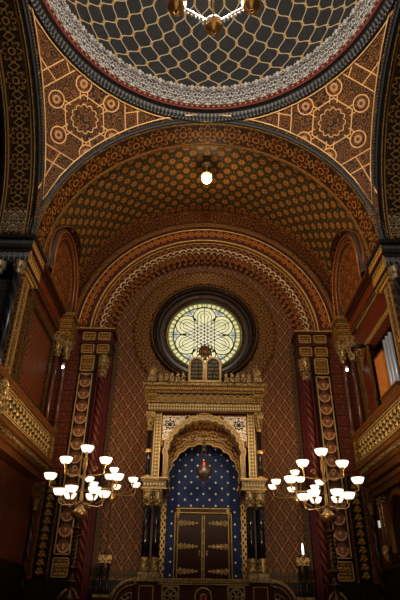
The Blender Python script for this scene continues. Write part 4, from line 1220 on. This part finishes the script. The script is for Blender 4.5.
for sgn in (-1, 1):
    mb = MB(); mb.box(sgn*.66, sgn*1.14, yb-.05, yb, 1.3, 2.03); pn = mb.build('rosette_panel', stone, bl)
    mb = MB(); mb.box(sgn*.7, sgn*1.10, yb-.055, yb-.049, 1.36, 1.99); mb.build('dark_ground', black, pn)
    mb = MB(); rosp(mb, sgn*.9, 1.78, .18, yb-.07); rosp(mb, sgn*.9, 1.42, .16, yb-.07); mb.build('pierced_rosette', stone, pn)
    mb = MB(); mb.box(sgn*1.28, sgn*1.84, yb-.12, yb+.1, 1.2, 2.14); ps = mb.build('pedestal', bronze_d if 'bronze_d' in globals() else wood_d, bl)
    mb = MB()
    for (x0, x1, z0, z1) in ((1.36, 1.76, 2.0, 2.02), (1.36, 1.38, 1.2, 2.02), (1.74, 1.76, 1.2, 2.02)): mb.box(sgn*x0, sgn*x1, yb-.135, yb-.12, z0, z1)
    mb.build('gilt_frame', gold, ps)
    mb = MB(); mb.box(sgn*1.24, sgn*1.88, yb-.16, yb+.14, 2.12, 2.22); mb.build('cap', stone, ps)
    # curved end
    cx, cz = sgn*1.92, 1.55
    mb = MB(); prof = []
    pts = [(cx+sgn*.62*sin(PI/2*i/14), cz+.6*cos(PI/2*i/14)) for i in range(15)] + [(cx+sgn*.62, 1.2)]
    mb.plate([(cx, 1.2)] + [(x-0*sgn, z) for x, z in pts], 'xz', yb, yb+.06); ce = mb.build('curved_end', wood_d, bl)
    mb = MB(); mb.tube([(x, yb-.0, z) for x, z in pts], .05, 6); mb.tube([(cx+sgn*.50*sin(PI/2*i/14), yb-.03, cz+.48*cos(PI/2*i/14)) for i in range(15)], .018, 5); mb.build('curved_rail', stone, ce)
    mb = MB()
    for rr in (.14, .28, .38): mb.tube([(cx+sgn*(.04+rr*sin(PI/2*i/10)), yb-.03, cz-.12+rr*1.1*cos(PI/2*i/10)) for i in range(11)], .018, 4)
    for k in range(5):
        a = PI/2*k/4; mb.tube([(cx+sgn*(.04+.12*sin(a)), yb-.03, cz-.12+.13*cos(a)), (cx+sgn*(.04+.38*sin(a)), yb-.03, cz-.12+.42*cos(a))], .014, 4)
    mb.build('pierced_fan', stone, ce)
# centre panel
mb = MB(); mb.box(-.3, .3, yb-.07, yb, 1.2, 2.06); cp = mb.build('centre_panel', bronze, bl)
mb = MB(); mb.tube([(-.22, yb-.08, 1.2), (-.22, yb-.08, 1.78)] + [(-.22*cos(PI*i/12), yb-.08, 1.78+.2*sin(PI*i/12)) for i in range(1, 12)] + [(.22, yb-.08, 1.78), (.22, yb-.08, 1.2)], .02, 5); mb.tube([(.08*cos(2*PI*i/14), yb-.08, 1.75+.08*sin(2*PI*i/14)) for i in range(14)], .016, 4, closed=True); mb.build('gilt_arch', gold, cp)
mb = MB(); mb.plate(circ(0, 1.75, .07, 14), 'xz', yb-.085, yb-.07); mb.build('red_inlay', mat('rust_inlay', col='#7a2a18', rough=.4), cp)

# ------------------------------------------------------------------ candelabra
def shade(parent, x, y, z, s=1., arm_under=True):
    """opal bowl opening upward, brass cup below; z = centre of the bowl"""
    k = .165*s
    mb = MB(); mb.lathe(x, y, [(k*.30, z-.075*s), (k*.62, z-.06*s), (k*.88, z-.0*s), (k*1.0, z+.06*s), (k*1.0, z+.075*s), (k*.93, z+.07*s), (k*.8, z+.0*s), (k*.3, z-.055*s)], 16); sh = mb.build('glass_shade', m_cream, parent)
    mb = MB(); mb.lathe(x, y, [(.012, z-.17*s), (.03*s, z-.16*s), (.02*s, z-.13*s), (.06*s, z-.1*s), (.055*s, z-.072*s), (.02*s, z-.07*s)], 10); mb.build('cup', brass, sh)
def spool(z0, z1, r, n):       # turned profile
    out = []
    for i in range(n+1): out.append((r*(.7+.3*abs(sin(i*1.9))), z0+(z1-z0)*i/n))
    return out
def main_candelabrum(cx, dx, sgn, lb):
    cy = 13.0
    t = thing('candelabrum', lb, 'candelabrum', (cx, cy, 0.0), 'large candelabra')
    mb = MB(); mb.box(cx-.42, cx+.42, cy-.42, cy+.42, 0.003, .2); mb.box(cx-.36, cx+.36, cy-.36, cy+.36, .2, 1.5); mb.box(cx-.42, cx+.42, cy-.42, cy+.42, 1.5, 1.62); pd = mb.build('pedestal', blackd, t)
    mb = MB(); mb.box(cx-.43, cx+.43, cy-.43, cy+.43, 1.57, 1.6); mb.build('gilt_line', gold_dull, pd)
    mb = MB(); mb.lathe(cx, cy, [(.2, 1.62), (.2, 1.68), (.12, 1.74), (.07, 1.82), (.06, 1.95), (.1, 1.98), (.1, 2.02), (.065, 2.06), (.08, 2.22), (.11, 2.25), (.11, 2.29), (.075, 2.33), (.1, 2.42), (.085, 2.75), (.075, 3.02), (.11, 3.06), (.115, 3.1), (.07, 3.14), (.085, 3.24), (.07, 3.3)], 14); mb.build('pole', bronze_d, t)
    mb = MB()
    for k in range(3):
        a = PI/2+k*2*PI/3; mb = MB(); mb.tube([(cx+.05*cos(a), cy+.05*sin(a), 1.86), (cx+.16*cos(a), cy+.16*sin(a), 1.78), (cx+.26*cos(a), cy+.26*sin(a), 1.65)], [.035, .03, .04], 6); mb.build('scroll_foot', gold_dull, t)
    for zz in (2.27, 2.0, 3.08):
        mb = MB(); mb.lathe(cx, cy, [(.115, zz-.012), (.13, zz), (.115, zz+.012)], 14); mb.build('gilt_ring', gold_dull, t)
    mb = MB()
    for q in range(2): mb.tube([(cx+.095*cos(i*.5+q*PI), cy+.095*sin(i*.5+q*PI), 2.40+i*.0145) for i in range(43)], .012, 5)
    mb.build('spiral_band', gold_dull, t)
    mb = MB(); mb.lathe(cx, cy, [(.06, 3.26), (.13, 3.3), (.19, 3.38), (.17, 3.45), (.08, 3.52), (.04, 3.6)], 16, lobes=8, la=.08); mb.build('bulbous_boss', brass, t)
    mb = MB(); mb.lathe(cx, cy, [(.035, 3.55), (.045, 3.7), (.03, 3.9), (.05, 3.95), (.03, 4.0), (.028, 4.2), (.055, 4.26), (.03, 4.32), (.04, 4.4), (.06, 4.5), (.045, 4.6), (.06, 4.68), (.025, 4.75)], 12); mb.build('stem', brass, t)
    # top
    shade(t, cx, cy, 4.9)
    # tier one: two upper arms in the plane of the wall
    for s2 in (-1, 1):
        mb = MB(); mb.tube([(cx, cy, 4.18), (cx+s2*.12, cy, 4.28), (cx+s2*.3, cy, 4.28), (cx+s2*.47, cy, 4.31), (cx+s2*.49, cy, 4.48)], .018, 6)
        mb.tube([(cx+s2*(.24+.07*cos(q*.6)*(1-q/14)), cy, 4.42+.09*sin(q*.6)*(1-q/14)) for q in range(12)], .011, 5)
        mb.build('arm', brass, t); shade(t, cx+s2*.49, cy, 4.62, .95)
        mb = MB(); mb.tube([(cx, cy, 3.86), (cx+s2*.2, cy, 3.98), (cx+s2*.72, cy, 3.97), (cx+s2*.81, cy, 4.0), (cx+s2*.82, cy, 4.1)], .018, 6)
        mb.tube([(cx+s2*.5, cy, 3.97), (cx+s2*.5, cy, 3.70), (cx+s2*.36, cy, 3.62)], .012, 5)
        mb.build('arm', brass, t); shade(t, cx+s2*.82, cy, 4.23, .95)
    for k in range(6):
        a = R_(14+60*k) if sgn < 0 else PI-R_(14+60*k)
        ex, ey = cx+.53*cos(a), cy+.53*sin(a)
        mb = MB(); mb.tube([(cx, cy, 3.68), (cx+.2*cos(a), cy+.2*sin(a), 3.58), (cx+.42*cos(a), cy+.42*sin(a), 3.57), (cx+.51*cos(a), cy+.51*sin(a), 3.62), (ex, ey, 3.72)], .016, 6); mb.build('arm', brass, t)
        shade(t, ex, ey, 3.85, .93)
    return t
bronze_d = mat('aged_bronze_pole', lambda x, y, z: mix(noise(vec(x, y, z), 12, 2), '#150d08', '#4e381c'), metal=.5, rough=.35)
main_candelabrum(-2.97, 0, -1, 'large many-armed brass candelabrum with lit opal bowls, nearer the left gallery')
main_candelabrum(2.89, 0, 1, 'large many-armed brass candelabrum with lit opal bowls, nearer the organ side')
def small_candelabrum(cx, lb, lb2):
    cy = 16.0
    p = thing('lamp_pedestal', lb2, 'pedestal', (cx, cy, 1.2), 'twin-column pedestals')
    mb = MB(); mb.box(cx-.22, cx+.22, cy-.16, cy+.16, 1.2, 1.72); mb.build('base', wood_d, p)
    mb = MB(); mb.box(cx-.24, cx+.24, cy-.18, cy+.18, 1.72, 1.79); mb.build('base_gilding', gold, p)
    for s2 in (-1, 1):
        mb = MB(); mb.lathe(cx+s2*.09, cy, [(.055, 1.79), (.04, 1.86), (.038, 2.48), (.055, 2.54)], 10); mb.build('colonnette', blackm, p)
    mb = MB(); mb.box(cx-.17, cx+.17, cy-.13, cy+.13, 2.54, 2.62); mb.box(cx-.19, cx+.19, cy-.15, cy+.15, 2.62, 2.74); mb.build('gilt_cap', gold, p)
    t = thing('candelabrum', lb, 'candelabrum', (cx, cy, 2.74), 'small candelabra')
    mb = MB(); mb.lathe(cx, cy, [(.09, 2.74), (.08, 2.78), (.03, 2.84), (.022, 2.95), (.035, 3.0), (.02, 3.05), (.018, 3.6), (.03, 3.64), (.018, 3.7), (.018, 4.15)], 10); mb.build('pole', bronze, t)
    mb = MB(); mb.lathe(cx, cy, [(.03, 4.1), (.09, 4.18), (.13, 4.28), (.1, 4.36), (.04, 4.42), (.03, 4.6), (.045, 4.66), (.02, 4.7), (.02, 4.9)], 12, lobes=6, la=.08); mb.build('boss', brass, t)
    shade(t, cx, cy, 5.04, .86)
    for k in range(6):
        a = PI/2+k*PI/3
        ex, ey = cx+.74*cos(a), cy+.74*sin(a)
        mb = MB(); mb.tube([(cx, cy, 4.4), (cx+.2*cos(a), cy+.2*sin(a), 4.34), (cx+.6*cos(a), cy+.6*sin(a), 4.38), (cx+.72*cos(a), cy+.72*sin(a), 4.44), (ex, ey, 4.56)], .014, 6); mb.build('arm', brass, t)
        shade(t, ex, ey, 4.69, .86)
small_candelabrum(-2.72, 'smaller seven-bowl candelabrum on a twin-column pedestal left of the ark', 'dark twin-column pedestal with gilt cap left of the ark')
small_candelabrum(2.74, 'smaller seven-bowl candelabrum on a twin-column pedestal right of the ark', 'dark twin-column pedestal with gilt cap right of the ark')
c = thing('candle', 'small white lit candle on the right twin-column pedestal', 'candle', (2.74, 15.9, 2.74))
mb = MB(); mb.lathe(2.76, 15.85, [(.04, 2.74), (.04, 2.8), (.025, 2.82)], 10); mb.build('holder', brass, c)
mb = MB(); mb.lathe(2.76, 15.85, [(.028, 2.82), (.028, 3.0), (.012, 3.1)], 10); mb.build('wax', mat('white_wax', col='#fdfdfd', emit=2.5, ecol='#ffffff'), c)

# pendant lamp in vault
v = thing('ceiling_lamp', 'single glowing round lamp with gilt collar at the crown of the green vault', 'lamp', (0, 15.25, 17.0))
vy = 15.25; zt = 16.98
mb = MB(); mb.ball((0, vy, 16.28), (.19, .19, .22), 16, 10); mb.build('globe', mat('frosted_globe', col='#fff4dc', emit=60, ecol='#ffd9a0'), v)
mb = MB(); mb.lathe(0, vy, [(.2, 16.4), (.26, 16.44), (.24, 16.48), (.08, 16.52), (.03, 16.6), (.03, 16.9), (.2, 16.95), (.22, zt)], 16); mb.build('collar', gold, v)

# chandelier in dome
ch = thing('dome_chandelier', 'brass and crystal chandelier with round cups hanging under the dome', 'chandelier', (0, 7.4, 14.2))
czz = 14.0
for k in range(8):
    a = R_(-90+180)+k*PI/4+R_(0)
    pass
def cup(x, y, z):
    mb = MB(); mb.lathe(x, y, [(.02, z-.12), (.05, z-.14), (.09, z-.11), (.12, z-.03), (.2, z+.02), (.23, z+.1), (.2, z+.17), (.12, z+.2), (.16, z+.26), (.1, z+.3)], 16); cpb = mb.build('cup', brass, ch)
    mb = MB(); mb.lathe(x, y, [(.025, z-.15), (.045, z-.125), (.05, z-.1)], 12); mb.build('cup_boss', bronze, cpb)
    mb = MB(); mb.lathe(x, y, [(.17, z+.1), (.25, z+.14), (.25, z+.2), (.19, z+.24)], 16); mb.build('crystal_collar', crystal, cpb)
crystal = mat('crystal', col='#cfd6e4', rough=.15, metal=.3)
cupsP = []
RC = 1.05; cyc = 6.55
for k in range(6):
    a = R_(-1.5+90)+k*PI/3
    x, y = .02+RC*cos(a), cyc+RC*sin(a)
    cupsP.append((x, y)); cup(x, y, 13.95)
    mb = MB(); mb.tube([(0, cyc, 15.6), (x*.6, cyc+(y-cyc)*.6, 14.9), (x, y, 14.25)], .022, 6); mb.build('chain_rod', brass, ch)
mb = MB()
mb.tube([(x, y, 14.12) for x, y in cupsP], .05, 6, closed=True)
for k in range(6):
    (x0, y0), (x1, y1) = cupsP[k], cupsP[(k+1) % 6]
    for i in range(1, 10):
        t = i/10; mb.lathe(x0+(x1-x0)*t, y0+(y1-y0)*t, [(.005, 13.95), (.03, 14.0), (.03, 14.06), (.01, 14.1)], 6)
mb.build('crystal_ring', crystal, ch)
mb = MB()
for k in range(6):
    x, y = cupsP[k]; mb.tube([(0, cyc, 14.2), (x*.5, cyc+(y-cyc)*.5, 14.05), (x, y, 14.12)], .025, 6)
mb.lathe(0, cyc, [(.02, 13.8), (.12, 13.95), (.25, 14.15), (.2, 14.4), (.08, 14.6), (.05, 15.6), (.04, 22.2)], 12)
mb.build('brass_frame', brass, ch)

# ------------------------------------------------------------------ lights
def light(kind, loc, power, col=(1, .78, .5), size=.2, rot=None, spot=None, blend=.5, target=None):
    l = bpy.data.lights.new('lamp_or_fill_light', kind); l.energy = power; l.color = col  # name shared by real lamps and added fill lights
    if kind in ('POINT', 'SPOT'): l.shadow_soft_size = size
    if kind == 'AREA': l.size = size
    if kind == 'SPOT': l.spot_size = R_(spot or 60); l.spot_blend = blend
    o = bpy.data.objects.new('lamp_or_fill_light', l); COL.objects.link(o); o.location = loc
    if target: o.rotation_euler = (Vector(target)-Vector(loc)).to_track_quat('-Z', 'Y').to_euler()
    return o
WARM = (1, .70, .40)
light('POINT', (0, 7.4, 15.2), 1100, (1, .84, .66), .3)              # dome chandelier
for s_, cx_ in ((-1, -2.97), (1, 2.89)):
    light('POINT', (cx_, 13.0, 4.93), 110, WARM, .06)
    for q in (-1, 1): light('POINT', (cx_+q*.82, 13.0, 4.26), 70, WARM, .06)
for cx_ in (-2.72, 2.74): light('POINT', (cx_, 16.0, 5.06), 110, WARM, .06)
light('AREA', (0, 1.0, 9), 120, (1, .66, .38), 6, target=(0, 18, 7))  # added general fill from the hall behind the camera
for s_ in (-1, 1):
    light('SPOT', (s_*3.5, 6, 9), 1100, (1, .84, .64), .3, spot=22, target=(0, 16.5, 5.2), blend=.8)       # added spots that brighten the ark, no fixture there
    light('SPOT', (s_*1.0, 8.6, 3.6), 900, (1, .66, .38), .2, spot=26, target=(s_*3.0, 18.8, 6.6), blend=.9)   # added spot washing the lattice wall, stands free in the air
    light('SPOT', (s_*1.0, 8.6, 3.2), 900, (1, .70, .44), .2, spot=24, target=(s_*2.9, 18.8, 3.6), blend=.9)    # added spot lifting the lower lattice and balustrade
    light('SPOT', (-s_*1.5, 8.5, 3.0), 260, (1, .66, .40), .3, spot=60, target=(s_*5.6, 14.5, 4.2), blend=.9)  # added spot brightening the side wall under the gallery
    light('SPOT', (s_*4.2, 9.0, 6.0), 260 if s_ > 0 else 1100, (1, .66, .36), .2, spot=50, target=(-s_*4.6, 15.8, 12.2), blend=.9)  # vault haunch and lunette

w = bpy.data.worlds.new('World'); bpy.context.scene.world = w; w.use_nodes = True
w.node_tree.nodes['Background'].inputs[0].default_value = (.9, .7, .5, 1)
w.node_tree.nodes['Background'].inputs[1].default_value = .03

# ------------------------------------------------------------------ camera
cam = bpy.data.cameras.new('camera'); co = bpy.data.objects.new('camera', cam); COL.objects.link(co)
cam.sensor_fit = 'VERTICAL'; cam.sensor_height = 24; cam.lens = 24*514/600; cam.clip_end = 200
co.matrix_world = Matrix.Translation((-.2, 0, 1.6)) @ Matrix.Rotation(R_(90+30.6), 4, 'X') @ Matrix.Rotation(R_(.8), 4, 'Z')
bpy.context.scene.camera = co
sc = bpy.context.scene
sc.view_settings.view_transform = 'Standard'
sc.cycles.use_denoising = True
sc.cycles.max_bounces = 5
